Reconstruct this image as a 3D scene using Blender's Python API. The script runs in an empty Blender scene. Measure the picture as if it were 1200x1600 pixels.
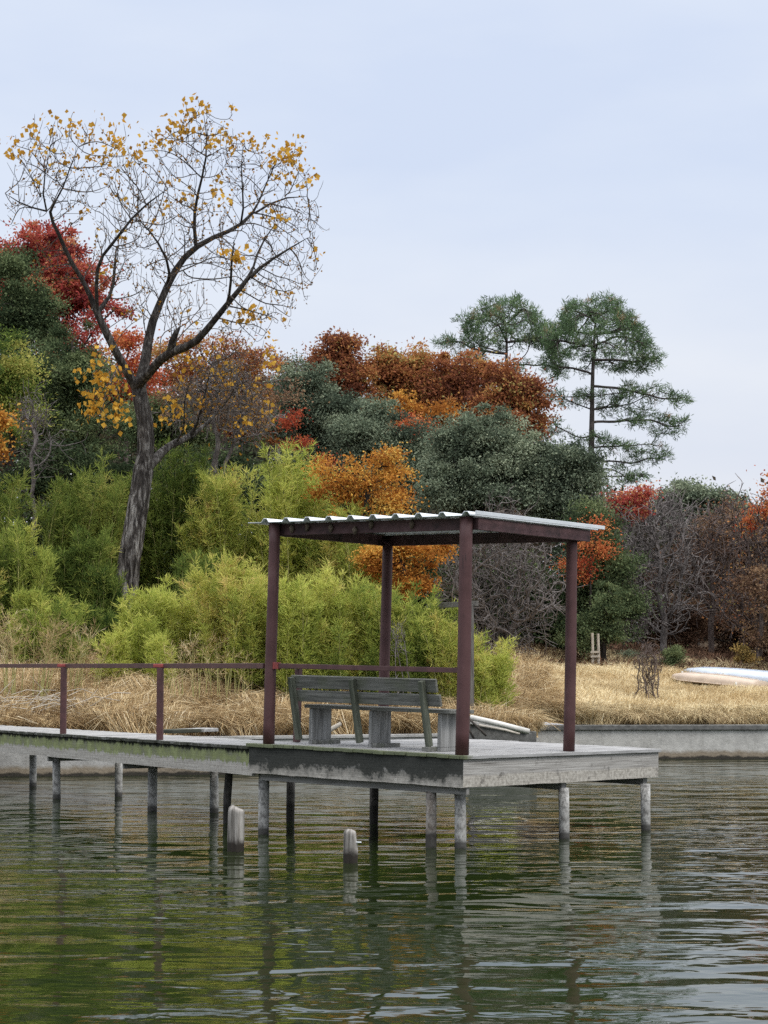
import bpy, math, random
import numpy as np
from mathutils import Vector, Matrix, noise as mnoise

S = bpy.context.scene
COL = S.collection
R = math.radians
rng = np.random.default_rng(11)
random.seed(5)

# ------------------------------------------------------------------ camera
FPX, CAM_H, HORIZON = 3190.0, 1.88, 1035.0      # focal length in pixels of a 1200x1600 frame, eye height, horizon row
PITCH = math.atan((HORIZON - 800.0) / FPX)
cam_d = bpy.data.cameras.new('camera')
cam_d.sensor_fit = 'VERTICAL'
cam_d.sensor_height = 24.0
cam_d.lens = 24.0 * FPX / 1600.0
cam_d.clip_start, cam_d.clip_end = 0.1, 3000.0
cam = bpy.data.objects.new('camera', cam_d)
COL.objects.link(cam)
cam.location = (0, 0, CAM_H)
cam.rotation_euler = (R(90) + PITCH, 0, 0)
S.camera = cam

# ------------------------------------------------------------------ light: overcast noon, soft sun from behind the right shoulder
SUN_EL, SUN_AZ = R(52), R(128)
w = bpy.data.worlds.new('World'); S.world = w; w.use_nodes = True
nt = w.node_tree; nt.nodes.clear()
def WN(t): return nt.nodes.new(t)
out = WN('ShaderNodeOutputWorld'); bg = WN('ShaderNodeBackground'); bg.inputs[1].default_value = 0.1
sky = WN('ShaderNodeTexSky'); sky.sky_type = 'NISHITA'; sky.sun_disc = False
sky.sun_elevation = SUN_EL; sky.sun_rotation = SUN_AZ; sky.air_density = 1.5; sky.dust_density = 3.0
tc = WN('ShaderNodeTexCoord'); sep = WN('ShaderNodeSeparateXYZ')
nt.links.new(tc.outputs['Generated'], sep.inputs[0])
grad = WN('ShaderNodeValToRGB')      # cloud deck: paler at the horizon, bluer at 15 degrees, bright overhead
els = grad.color_ramp.elements
els[0].position = 0.0; els[0].color = (.74, .775, .85, 1)
els[1].position = 1.0; els[1].color = (2.6, 2.65, 2.75, 1)
for p, c in ((.10, (.75, .79, .88, 1)), (.22, (.69, .765, .91, 1)), (.34, (.70, .775, .92, 1)), (.62, (1.75, 1.82, 1.95, 1))):
    e = els.new(p); e.color = c
mapn = WN('ShaderNodeMapping'); mapn.inputs['Scale'].default_value = (2.2, 2.2, 7.0); mapn.inputs['Location'].default_value = (3.1, .4, .7)
nz = WN('ShaderNodeTexNoise'); nz.inputs['Scale'].default_value = 1.3; nz.inputs['Detail'].default_value = 5; nz.inputs['Roughness'].default_value = .5
cr = WN('ShaderNodeValToRGB'); cr.color_ramp.elements[0].position = .36; cr.color_ramp.elements[0].color = (.93, .95, .99, 1)
cr.color_ramp.elements[1].position = .66; cr.color_ramp.elements[1].color = (1.12, 1.09, 1.035, 1)
mul = WN('ShaderNodeMix'); mul.data_type = 'RGBA'; mul.blend_type = 'MULTIPLY'; mul.inputs['Factor'].default_value = 1
ten = WN('ShaderNodeVectorMath'); ten.operation = 'SCALE'; ten.inputs['Scale'].default_value = 10.0
mx = WN('ShaderNodeMix'); mx.data_type = 'RGBA'; mx.inputs['Factor'].default_value = .93
nt.links.new(sep.outputs['Z'], grad.inputs[0]); nt.links.new(tc.outputs['Generated'], mapn.inputs[0])
nt.links.new(mapn.outputs[0], nz.inputs['Vector']); nt.links.new(nz.outputs['Fac'], cr.inputs[0])
nt.links.new(grad.outputs[0], mul.inputs['A']); nt.links.new(cr.outputs[0], mul.inputs['B'])
nt.links.new(mul.outputs['Result'], ten.inputs[0]); nt.links.new(sky.outputs[0], mx.inputs['A']); nt.links.new(ten.outputs[0], mx.inputs['B'])
nt.links.new(mx.outputs['Result'], bg.inputs[0]); nt.links.new(bg.outputs[0], out.inputs[0])

sun_d = bpy.data.lights.new('sun', 'SUN'); sun_d.energy = 1.5; sun_d.angle = R(22); sun_d.color = (1, .965, .91)
sun = bpy.data.objects.new('sun', sun_d); COL.objects.link(sun)
sv = Vector((math.cos(SUN_EL) * math.sin(SUN_AZ), math.cos(SUN_EL) * math.cos(SUN_AZ), math.sin(SUN_EL)))
sun.rotation_euler = sv.to_track_quat('Z', 'Y').to_euler(); sun.location = sv * 60

S.view_settings.view_transform = 'Standard'; S.view_settings.look = 'None'
S.view_settings.exposure = 0.08; S.view_settings.gamma = 1.0; S.view_settings.use_curve_mapping = False
S.render.engine = 'CYCLES'
cy = S.cycles
cy.max_bounces = 6; cy.diffuse_bounces = 3; cy.glossy_bounces = 3; cy.transmission_bounces = 3; cy.transparent_max_bounces = 4
cy.caustics_reflective = False; cy.caustics_refractive = False; cy.sample_clamp_indirect = 4.0
cy.use_denoising = False

# ------------------------------------------------------------------ helpers
CAMP = np.array((0, 0, CAM_H)); SP, CP = math.sin(PITCH), math.cos(PITCH)
def at(px, py, d):
    """world point seen at pixel (px, py) of the 1200x1600 photo, d metres into the scene"""
    cx, cyy = (px - 600) / FPX, (800 - py) / FPX
    r = np.array((cx, CP - cyy * SP, SP + cyy * CP))
    return CAMP + r * (d / r[1])
def on_z(px, py, z=0.0):
    cx, cyy = (px - 600) / FPX, (800 - py) / FPX
    r = np.array((cx, CP - cyy * SP, SP + cyy * CP))
    return CAMP + r * ((z - CAM_H) / r[2])
def ppm(d): return FPX / d

def lerp_tab(x, xs, ys): return np.interp(x, xs, ys)
WALL_X = [-200, -12, -2.8, 2.75, 2.80, 14, 200]
WALL_Y = [20.0, 33.0, 34.5, 36.4, 40.0, 40.9, 44.0]
def ywall(x): return np.interp(x, WALL_X, WALL_Y)
SLX = [-200, -12, -4, 0, 3, 8, 12, 30, 200]
SLS = [.17, .17, .15, .13, .105, .078, .06, .05, .04]
SMX = [-200, -12, -2.8, 0.5, 4.5, 14, 200]
SMY = [20.0, 33.0, 34.5, 35.6, 40.0, 40.9, 44.0]
def ground_z(x, y):
    x = np.asarray(x, float); y = np.asarray(y, float)
    t = np.maximum(y - np.interp(x, SMX, SMY), 0)
    s = np.interp(x, SLX, SLS)
    z = .60 + s * np.minimum(t, 18) + s * .55 * np.clip(t - 18, 0, 60) + .02 * np.maximum(t - 78, 0)
    z += (.05 * np.sin(x * .9 + y * .5) + .04 * np.sin(y * 1.3 - x * .35)) * np.clip(t / 3, 0, 1)
    return z
def gz(x, y): return float(ground_z(x, y))

def finish(me, name, mat, parent=None, smooth=False):
    o = bpy.data.objects.new(name, me); COL.objects.link(o)
    if mat is not None: me.materials.append(mat)
    if smooth: me.polygons.foreach_set('use_smooth', np.ones(len(me.polygons), bool))
    if parent is not None: o.parent = parent
    return o

def array_mesh(name, V, F, mat, parent=None, t=None, smooth=False):
    """V (n,3), F (m,k) with one k: a fast mesh; t is a value per face"""
    V = np.ascontiguousarray(V, np.float32); F = np.ascontiguousarray(F, np.int32)
    me = bpy.data.meshes.new(name); m, k = F.shape
    me.vertices.add(len(V)); me.vertices.foreach_set('co', V.ravel())
    me.loops.add(m * k); me.loops.foreach_set('vertex_index', F.ravel())
    me.polygons.add(m); me.polygons.foreach_set('loop_start', np.arange(0, m * k, k, dtype=np.int32))
    me.update(calc_edges=True)
    if t is not None:
        a = me.attributes.new('t', 'FLOAT', 'FACE'); a.data.foreach_set('value', np.ascontiguousarray(t, np.float32))
    return finish(me, name, mat, parent, smooth)

class MB:
    def __init__(s): s.v = []; s.f = []
    def add(s, vs, fs):
        b = len(s.v); s.v += [tuple(map(float, p)) for p in vs]; s.f += [tuple(i + b for i in q) for q in fs]
    def hexa(s, c8):
        s.add(c8, [(0, 3, 2, 1), (4, 5, 6, 7), (0, 1, 5, 4), (1, 2, 6, 5), (2, 3, 7, 6), (3, 0, 4, 7)])
    def box(s, x0, x1, y0, y1, z0, z1, M=None):
        c = [(x0, y0, z0), (x1, y0, z0), (x1, y1, z0), (x0, y1, z0), (x0, y0, z1), (x1, y0, z1), (x1, y1, z1), (x0, y1, z1)]
        if M is not None: c = [M @ Vector(p) for p in c]
        s.hexa(c)
    def beam(s, a, b, wd, ht, up=(0, 0, 1)):
        """bar from a to b, width wd sideways and ht upwards, centred on the line"""
        a = np.array(a, float); b = np.array(b, float); t = (b - a) / np.linalg.norm(b - a)
        sd = np.cross(t, up); sd /= np.linalg.norm(sd); u = np.cross(sd, t)
        c = []
        for zz in (-ht / 2, ht / 2):
            for p, q in ((a, -1), (a, 1), (b, 1), (b, -1)): c.append(p + sd * q * wd / 2 + u * zz)
        s.hexa(c)
    def tube(s, pts, rad, n=8, caps=True, jit=0.0):
        pts = np.asarray(pts, float); k = len(pts); rad = np.broadcast_to(np.asarray(rad, float), (k,))
        t = np.gradient(pts, axis=0); t /= np.linalg.norm(t, axis=1)[:, None] + 1e-9
        mt = t.mean(0); ref = np.eye(3)[np.argmin(np.abs(mt))]
        u = np.cross(t, ref); u /= np.linalg.norm(u, axis=1)[:, None] + 1e-9; v = np.cross(t, u)
        a = np.linspace(0, 2 * np.pi, n, endpoint=False)
        rr = rad[:, None] * (1 + (rng.uniform(-jit, jit, (k, n)) if jit else 0))
        P = pts[:, None] + rr[..., None] * (np.cos(a)[None, :, None] * u[:, None] + np.sin(a)[None, :, None] * v[:, None])
        fs = [(i * n + j, i * n + (j + 1) % n, (i + 1) * n + (j + 1) % n, (i + 1) * n + j) for i in range(k - 1) for j in range(n)]
        if caps: fs += [tuple(range(n - 1, -1, -1)), tuple((k - 1) * n + j for j in range(n))]
        s.add(P.reshape(-1, 3), fs)
    def build(s, name, mat, parent=None, bevel=0.0, smooth=False, M=None):
        me = bpy.data.meshes.new(name); v = s.v
        if M is not None: v = [tuple(M @ Vector(p)) for p in v]
        me.from_pydata(v, [], s.f); me.update()
        o = finish(me, name, mat, parent, smooth)
        if bevel:
            m = o.modifiers.new('bevel', 'BEVEL'); m.width = bevel; m.segments = 2; m.limit_method = 'ANGLE'
        return o

def empty(name, label, cat, loc=(0, 0, 0), group=None):
    o = bpy.data.objects.new(name, None); COL.objects.link(o); o.location = tuple(map(float, loc)); o.empty_display_size = .2
    return tag(o, label, cat, group)
def tag(o, label, cat, group=None):
    o['label'] = label; o['category'] = cat; o['kind'] = 'thing'
    if group: o['group'] = group
    return o
def mark(o, kind, label=None, cat=None):
    o['kind'] = kind
    if label: o['label'] = label; o['category'] = cat
    return o

# ------------------------------------------------------------------ materials
def mat_new(name):
    m = bpy.data.materials.new(name); m.use_nodes = True; t = m.node_tree; t.nodes.clear()
    o = t.nodes.new('ShaderNodeOutputMaterial'); b = t.nodes.new('ShaderNodeBsdfPrincipled')
    t.links.new(b.outputs[0], o.inputs[0]); return m, t, b, o
def node(t, typ, **kw):
    n = t.nodes.new(typ)
    for k, v in kw.items():
        if k in n.inputs: n.inputs[k].default_value = v
        else: setattr(n, k, v)
    return n
def coords(t, scale=(1, 1, 1), kind='Object', rot=(0, 0, 0)):
    c = t.nodes.new('ShaderNodeTexCoord'); m = t.nodes.new('ShaderNodeMapping'); m.inputs['Scale'].default_value = scale; m.inputs['Rotation'].default_value = rot
    t.links.new(c.outputs[kind], m.inputs[0]); return m.outputs[0]
def ramp(t, fac, stops, interp='LINEAR'):
    r = t.nodes.new('ShaderNodeValToRGB'); e = r.color_ramp.elements; r.color_ramp.interpolation = interp
    e[0].position, e[0].color = stops[0][0], (*stops[0][1], 1); e[1].position, e[1].color = stops[-1][0], (*stops[-1][1], 1)
    for p, c in stops[1:-1]: q = e.new(p); q.color = (*c, 1)
    t.links.new(fac, r.inputs[0]); return r.outputs[0]
def g3(v): return (v, v, v)
def noise(t, vec, scale, detail=4, rough=.55, dist=0.0):
    n = node(t, 'ShaderNodeTexNoise', Scale=scale, Detail=detail, Roughness=rough, Distortion=dist); t.links.new(vec, n.inputs['Vector']); return n.outputs['Fac']
def mixc(t, fac, a, b, blend='MIX'):
    m = t.nodes.new('ShaderNodeMix'); m.data_type = 'RGBA'; m.blend_type = blend
    for s, v in ((m.inputs['Factor'], fac), (m.inputs['A'], a), (m.inputs['B'], b)):
        if isinstance(v, (int, float)): s.default_value = v
        elif isinstance(v, tuple): s.default_value = (*v, 1)
        else: t.links.new(v, s)
    return m.outputs['Result']
def math_n(t, op, a, b=None, clamp=False):
    m = t.nodes.new('ShaderNodeMath'); m.operation = op; m.use_clamp = clamp
    for s, v in ((m.inputs[0], a), (m.inputs[1], b)):
        if v is None: continue
        if isinstance(v, (int, float)): s.default_value = v
        else: t.links.new(v, s)
    return m.outputs[0]
def bump(t, b, h, dist=.01, strength=1.0):
    n = node(t, 'ShaderNodeBump', Distance=dist, Strength=strength); t.links.new(h, n.inputs['Height']); t.links.new(n.outputs[0], b.inputs['Normal']); return n
def zpos(t, kind='Object'):
    c = t.nodes.new('ShaderNodeTexCoord')
    s = t.nodes.new('ShaderNodeSeparateXYZ'); t.links.new(c.outputs[kind], s.inputs[0]); return s.outputs['Z']
def wpos(t):
    g = t.nodes.new('ShaderNodeNewGeometry'); s = t.nodes.new('ShaderNodeSeparateXYZ'); t.links.new(g.outputs['Position'], s.inputs[0]); return s.outputs

def leaf_mat(name, stops, trans=.3, gloss=.0):
    m = bpy.data.materials.new(name); m.use_nodes = True; t = m.node_tree; t.nodes.clear()
    o = t.nodes.new('ShaderNodeOutputMaterial'); a = t.nodes.new('ShaderNodeAttribute'); a.attribute_name = 't'
    c = ramp(t, a.outputs['Fac'], stops)
    d = t.nodes.new('ShaderNodeBsdfDiffuse'); tr = t.nodes.new('ShaderNodeBsdfTranslucent'); mx = t.nodes.new('ShaderNodeMixShader'); mx.inputs[0].default_value = trans
    t.links.new(c, d.inputs[0]); t.links.new(c, tr.inputs[0]); t.links.new(d.outputs[0], mx.inputs[1]); t.links.new(tr.outputs[0], mx.inputs[2])
    t.links.new(mx.outputs[0], o.inputs[0]); return m
def wood_mat(name, dark, mid, light, grain_axis=0, scale=1.0, rough=.85, extra=None):
    """weathered timber: grain stretched along one object axis, cracks and blotches"""
    m, t, b, o = mat_new(name)
    sc = [14 * scale] * 3; sc[grain_axis] = .9 * scale
    v = coords(t, tuple(sc)); n1 = noise(t, v, 2.2, 6, .65, .4); v2 = coords(t); n2 = noise(t, v2, 1.7, 4, .6)
    c = ramp(t, n1, [(.28, dark), (.5, mid), (.72, light)])
    c = mixc(t, ramp(t, n2, [(.35, g3(.0)), (.7, g3(.55))]), c, mixc(t, .5, c, dark))
    if extra: c = extra(t, c)
    t.links.new(c, b.inputs['Base Color']); b.inputs['Roughness'].default_value = rough
    b.inputs['Specular IOR Level'].default_value = .25
    bump(t, b, n1, .006, .8); return m
# ================================================================== materials of the built things
def paint_mat():
    m, t, b, o = mat_new('maroon paint')
    v = coords(t, (9, 9, 1.2)); n = noise(t, v, 3, 6, .7); v2 = coords(t); n2 = noise(t, v2, 4, 5, .6)
    c = ramp(t, n2, [(.3, (.062, .026, .025)), (.6, (.092, .042, .041)), (.8, (.13, .072, .070))])
    c = mixc(t, ramp(t, n, [(.60, g3(0)), (.68, g3(.85))]), c, (.026, .017, .016))
    t.links.new(c, b.inputs['Base Color']); b.inputs['Roughness'].default_value = .55; b.inputs['Specular IOR Level'].default_value = .35
    bump(t, b, n, .004, .5); return m
M_PAINT = paint_mat()
def plain(name, col, rough=.7, var=.25, scale=8, metal=0.0, bmp=.003):
    m, t, b, o = mat_new(name); v = coords(t); n = noise(t, v, scale, 6, .65)
    d = tuple(x * (1 - var) for x in col); l = tuple(min(1, x * (1 + var)) for x in col)
    t.links.new(ramp(t, n, [(.3, d), (.7, l)]), b.inputs['Base Color']); b.inputs['Roughness'].default_value = rough; b.inputs['Metallic'].default_value = metal
    if bmp: bump(t, b, n, bmp, .7)
    return m
M_RED = plain('red primer', (.24, .045, .04), .7, .4, 20)
M_RAIL = plain('maroon rail paint', (.075, .030, .029), .55, .35, 10)
M_GALV = plain('galvanised sheet', (.66, .69, .71), .42, .12, 3, .2, .001)
M_NEST = plain('dried mud', (.16, .12, .09), .95, .3, 30)

def beam_paint():
    m, t, b, o = mat_new('maroon beam paint'); v = coords(t); n = noise(t, v, 7, 6, .65); n2 = noise(t, v, 2.2, 3, .5)
    c = ramp(t, n, [(.32, (.030, .014, .014)), (.5, (.085, .038, .039)), (.75, (.14, .075, .077))])
    c = mixc(t, ramp(t, n2, [(.5, g3(0)), (.68, g3(.5))]), c, (.03, .02, .02))
    t.links.new(c, b.inputs['Base Color']); b.inputs['Roughness'].default_value = .7; bump(t, b, n, .003, .6); return m
M_BEAM = beam_paint()

def deck_extra(t, c):
    v = coords(t); n = noise(t, v, 9, 6, .7)
    sp = t.nodes.new('ShaderNodeSeparateXYZ'); tc_ = t.nodes.new('ShaderNodeTexCoord'); t.links.new(tc_.outputs['Object'], sp.inputs[0])
    e = ramp(t, math_n(t, 'ADD', sp.outputs['Y'], math_n(t, 'MULTIPLY', n, .34)), [(.10, g3(1)), (.22, g3(0))])
    return mixc(t, math_n(t, 'MULTIPLY', e, .85), c, mixc(t, n, (.03, .035, .02), (.16, .19, .07)))
M_DECK = wood_mat('grey deck boards', (.15, .145, .14), (.34, .335, .33), (.50, .495, .485), 1, 1.0, .9, deck_extra)
def walk_extra(t, c):
    sp = t.nodes.new('ShaderNodeSeparateXYZ'); tc_ = t.nodes.new('ShaderNodeTexCoord'); t.links.new(tc_.outputs['Object'], sp.inputs[0]); n = noise(t, coords(t), 9, 6, .7)
    e = ramp(t, math_n(t, 'ADD', sp.outputs['Y'], math_n(t, 'MULTIPLY', n, .2)), [(.07, g3(1)), (.13, g3(0))])
    return mixc(t, math_n(t, 'MULTIPLY', e, .93), c, mixc(t, n, (.012, .013, .010), (.05, .055, .03)))
M_WALK = wood_mat('grey walkway boards', (.15, .145, .14), (.33, .325, .315), (.48, .475, .46), 1, 1.0, .9, walk_extra)

def fascia_mat(name, kind):
    """weathered fascia board: x along the board, z = 0 at its foot; the stains have their own ragged edge"""
    m, t, b, o = mat_new(name)
    v = coords(t, (.55, 12, 26)); n1 = noise(t, v, 2.4, 7, .7, .5); v2 = coords(t); n2 = noise(t, v2, 5, 6, .7); n3 = noise(t, v2, 26, 4, .6)
    vs = coords(t, (7, 1, .8)); streak = noise(t, vs, 2.2, 4, .6)
    z = zpos(t)
    base = ramp(t, n1, [(.30, (.115, .105, .095)), (.44, (.29, .275, .255)), (.56, (.40, .385, .36)), (.72, (.52, .505, .48))])
    crust = ramp(t, n3, [(.3, (.20, .18, .15)), (.5, (.40, .37, .32)), (.7, (.56, .53, .47))])
    lo = ramp(t, math_n(t, 'ADD', z, math_n(t, 'MULTIPLY', n2, .06)), [(.135, g3(1)), (.16, g3(0))])
    if kind == 'pale':
        c = mixc(t, math_n(t, 'MULTIPLY', lo, .8), base, crust)
        c = mixc(t, ramp(t, n2, [(.58, g3(0)), (.66, g3(.7))]), c, (.09, .08, .07))
    elif kind == 'black':
        c = mixc(t, math_n(t, 'MULTIPLY', lo, .7), base, crust)
        k = ramp(t, math_n(t, 'ADD', math_n(t, 'MULTIPLY', z, 2.2), math_n(t, 'MULTIPLY', math_n(t, 'ADD', n2, math_n(t, 'MULTIPLY', n3, .5)), 1.0)), [(.74, g3(0)), (.92, g3(.62)), (1.16, g3(1))])
        c = mixc(t, math_n(t, 'MULTIPLY', k, .96), c, mixc(t, n3, (.010, .011, .010), (.055, .058, .050)))
    else:
        c = mixc(t, math_n(t, 'MULTIPLY', lo, .5), base, crust)
        k = ramp(t, math_n(t, 'ADD', z, math_n(t, 'MULTIPLY', math_n(t, 'ADD', streak, n2), .16)), [(.275, g3(0)), (.292, g3(1))])
        g = ramp(t, n2, [(.3, (.07, .08, .025)), (.55, (.22, .25, .10)), (.75, (.36, .40, .22))])
        c = mixc(t, math_n(t, 'MULTIPLY', k, ramp(t, n2, [(.25, g3(.35)), (.5, g3(.9))])), c, g)
        k2 = ramp(t, math_n(t, 'ADD', z, math_n(t, 'MULTIPLY', streak, .16)), [(.315, g3(0)), (.34, g3(1))])
        c = mixc(t, k2, c, (.02, .022, .016))
    t.links.new(c, b.inputs['Base Color']); b.inputs['Roughness'].default_value = .9; b.inputs['Specular IOR Level'].default_value = .2
    bump(t, b, n1, .006, .8); return m
M_F_PALE, M_F_BLACK, M_F_MOSS = fascia_mat('pale fascia board', 'pale'), fascia_mat('black stained fascia board', 'black'), fascia_mat('mossy fascia board', 'moss')

def pile_mat(name, dark, mid, light, tide=.16):
    m, t, b, o = mat_new(name); v = coords(t, (1, 1, .55)); n = noise(t, v, 12, 7, .78); n2 = noise(t, coords(t, (1, 1, 2.2)), 3.2, 4, .65)
    c = ramp(t, n, [(.34, dark), (.46, mid), (.58, light)])
    c = mixc(t, ramp(t, n2, [(.54, g3(0)), (.62, g3(.85))]), c, mixc(t, n, tuple(x * .12 for x in mid), tuple(x * .6 for x in mid)))
    k = ramp(t, math_n(t, 'ADD', wpos(t)['Z'], math_n(t, 'MULTIPLY', n2, .14)), [(tide, g3(1)), (tide + .045, g3(0))])
    c = mixc(t, math_n(t, 'MULTIPLY', k, .9), c, (.022, .020, .016))
    t.links.new(c, b.inputs['Base Color']); b.inputs['Roughness'].default_value = .85; bump(t, b, n, .006, .8); return m
M_PILE = pile_mat('flaking pale piling', (.075, .07, .065), (.27, .262, .245), (.48, .47, .445), .12)
M_PILE_D = pile_mat('dark piling', (.025, .022, .02), (.06, .055, .05), (.12, .11, .10), .24)
M_PILE_W = pile_mat('brown wood piling', (.07, .055, .045), (.20, .17, .14), (.36, .33, .30), .20)
M_JOIST = wood_mat('joist timber', (.12, .115, .105), (.26, .25, .235), (.38, .37, .35), 0)
M_STUMP = wood_mat('bleached stump', (.02, .017, .014), (.27, .25, .225), (.52, .495, .46), 2, .75, .9,
                   lambda t, c: mixc(t, ramp(t, math_n(t, 'ADD', wpos(t)['Z'], math_n(t, 'MULTIPLY', noise(t, coords(t), 9, 4), .12)), [(.13, g3(1)), (.19, g3(0))]), c, (.03, .025, .02)))
M_BENCH = wood_mat('greenish bench timber', (.050, .050, .044), (.165, .165, .150), (.29, .285, .265), 0, 1.0, .85,
                   lambda t, c: mixc(t, ramp(t, noise(t, coords(t), 3.5, 5), [(.5, g3(0)), (.7, g3(.4))]), c, (.12, .145, .07)))
M_BENCH_V = wood_mat('bench upright timber', (.040, .045, .032), (.115, .125, .095), (.20, .21, .165), 2, 1.0)
M_BENCH_P = wood_mat('bench leg timber', (.11, .11, .105), (.26, .26, .25), (.38, .38, .37), 2, 1.0)
M_OLDWOOD = wood_mat('old grey timber', (.05, .046, .042), (.135, .125, .112), (.24, .225, .205), 2, 1.0)
M_OLDWOOD_X = wood_mat('old grey timber rail', (.05, .046, .042), (.135, .125, .112), (.24, .225, .205), 0, 1.0)

def wall_mat(name, top, dark_cap=True, Z1=.55):
    m, t, b, o = mat_new(name); v = coords(t); n = noise(t, v, 3.5, 7, .68); n2 = noise(t, coords(t, (1, 1, .25)), 5, 5, .65); n3 = noise(t, v, 22, 4, .6)
    c = ramp(t, n, [(.3, tuple(x * .7 for x in top)), (.55, top), (.75, tuple(min(.8, x * 1.2) for x in top))])
    c = mixc(t, ramp(t, n2, [(.55, g3(0)), (.75, g3(.5))]), c, (.17, .16, .14))
    c = mixc(t, ramp(t, n3, [(.64, g3(0)), (.72, g3(.6))]), c, (.12, .11, .10))
    z = math_n(t, 'ADD', wpos(t)['Z'], math_n(t, 'MULTIPLY', n, .16))
    c = mixc(t, ramp(t, z, [(.20, g3(1)), (.27, g3(0))]), c, mixc(t, n3, (.16, .12, .08), (.33, .28, .21)))
    c = mixc(t, ramp(t, z, [(.115, g3(1)), (.15, g3(0))]), c, (.035, .03, .022))
    t.links.new(c, b.inputs['Base Color']); b.inputs['Roughness'].default_value = .92; bump(t, b, n3, .012, .7); return m
M_WALL_R = wall_mat('pale concrete', (.47, .455, .42)); M_WALL_L = wall_mat('grey concrete', (.40, .39, .37)); M_CAP = plain('dark weathered concrete', (.12, .118, .11), .95, .45, 9, 0, .01)

# ================================================================== ground, lake bed, water
def ground_mat():
    m, t, b, o = mat_new('ground'); v = coords(t); n = noise(t, v, .7, 6, .6); n2 = noise(t, v, 7, 6, .7)
    straw = ramp(t, n2, [(.3, (.26, .18, .09)), (.5, (.48, .36, .20)), (.75, (.62, .49, .29))])
    litter = ramp(t, n2, [(.3, (.025, .020, .014)), (.55, (.075, .055, .038)), (.75, (.13, .095, .06))])
    p = wpos(t); f = math_n(t, 'ADD', p['Y'], math_n(t, 'MULTIPLY', n, 3.0))
    c = mixc(t, ramp(t, math_n(t, 'MULTIPLY', f, .01), [(.545, g3(0)), (.57, g3(1))]), straw, litter)
    t.links.new(c, b.inputs['Base Color']); b.inputs['Roughness'].default_value = 1; b.inputs['Specular IOR Level'].default_value = .05
    bump(t, b, n2, .03, .8); return m
xs = np.unique(np.concatenate([np.linspace(-400, -30, 12), np.linspace(-30, -14, 14), np.arange(-14, 18, .45), [2.75, 2.80], np.linspace(18, 60, 20), np.linspace(60, 400, 12)]))
ts = np.concatenate([np.arange(0, 26, .5), np.linspace(26, 80, 26), np.linspace(90, 900, 18)])
GX, GT = np.meshgrid(xs, ts); GY = ywall(GX) + .12 + GT
GZ = ground_z(GX, GY); GZ[0] -= .05
nr, nc = GX.shape; idx = np.arange(nr * nc).reshape(nr, nc)
F = np.stack([idx[:-1, :-1], idx[:-1, 1:], idx[1:, 1:], idx[1:, :-1]], -1).reshape(-1, 4)
mark(array_mesh('ground', np.stack([GX, GY, GZ], -1).reshape(-1, 3), F, ground_mat(), smooth=True), 'structure')
bed = MB(); bed.add([(-400, -200, -1.6), (400, -200, -1.6), (400, 60, -1.6), (-400, 60, -1.6)], [(0, 1, 2, 3)])
mark(bed.build('lake_bed', plain('mud', (.05, .045, .03))), 'structure')

def water_mat():
    m, t, b, o = mat_new('lake water')
    b.inputs['Base Color'].default_value = (.013, .021, .005, 1); b.inputs['Roughness'].default_value = .03; b.inputs['IOR'].default_value = 1.333
    b.inputs['Specular IOR Level'].default_value = .5
    va = coords(t, (1.0, 1.0, 1), rot=(0, 0, R(6))); vb = coords(t, (.75, 1.5, 1), rot=(0, 0, R(-8))); vc = coords(t, (.8, 1.3, 1), rot=(0, 0, R(14)))
    n1 = noise(t, vb, 1.15, 1.5, .4, .35); n2 = noise(t, vc, 3.4, 2, .45, .3); n3 = noise(t, va, 13, 2, .5); n0 = noise(t, va, .35, 2, .5)
    patch = ramp(t, n0, [(.38, g3(.15)), (.60, g3(1))])
    h = math_n(t, 'ADD', math_n(t, 'MULTIPLY', n1, .029), math_n(t, 'MULTIPLY', math_n(t, 'MULTIPLY', n2, .0130), patch))
    h = math_n(t, 'ADD', h, math_n(t, 'MULTIPLY', math_n(t, 'MULTIPLY', n3, .0004), patch))
    bump(t, b, h, 1.0, 1.0); return m
wm = MB(); wm.add([(-400, -200, 0), (400, -200, 0), (400, 60, 0), (-400, 60, 0)], [(0, 1, 2, 3)])
mark(wm.build('water', water_mat()), 'structure')

# ================================================================== retaining walls
def wall_run(mb, pts, th, z0, z1, off=0.0):
    """wall along pts (x, y): front face on the line (shifted off towards the lake), thickness th going back; ends mitred"""
    P = np.array(pts, float); n = len(P); d = np.gradient(P, axis=0) if n > 2 else np.repeat([P[1] - P[0]], 2, 0)
    d /= np.linalg.norm(d, axis=1)[:, None]; nb = np.stack([-d[:, 1], d[:, 0]], 1)
    for i in range(n - 1):
        a, b = P[i] - nb[i] * off, P[i + 1] - nb[i + 1] * off; a2, b2 = P[i] + nb[i] * th, P[i + 1] + nb[i + 1] * th
        mb.hexa([(*a, z0), (*b, z0), (*b2, z0), (*a2, z0), (*a, z1), (*b, z1), (*b2, z1), (*a2, z1)])
def pts_wall(x0, x1, n, wob=0):
    x = np.linspace(x0, x1, n); return [(a, float(ywall(a)) + wob * math.sin(a * 1.7)) for a in x]
e = empty('retaining_wall', 'long pale concrete retaining wall with dark cap below the dry grass field', 'wall', (7, 40.4, 0))
mb = MB(); wall_run(mb, [(x - 7, y - 40.4) for x, y in pts_wall(2.80, 40, 2)], .30, -1.4, .56); mb.build('wall_face', M_WALL_R, e)
mb = MB(); wall_run(mb, [(x - 7, y - 40.4) for x, y in pts_wall(2.80, 40, 2)], .34, .562, .66, .05); mb.build('cap', M_CAP, e, .012)
e = empty('retaining_wall', 'stained grey concrete retaining wall behind the walkway below straw bank', 'wall', (-4, 34.3, 0))
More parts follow.
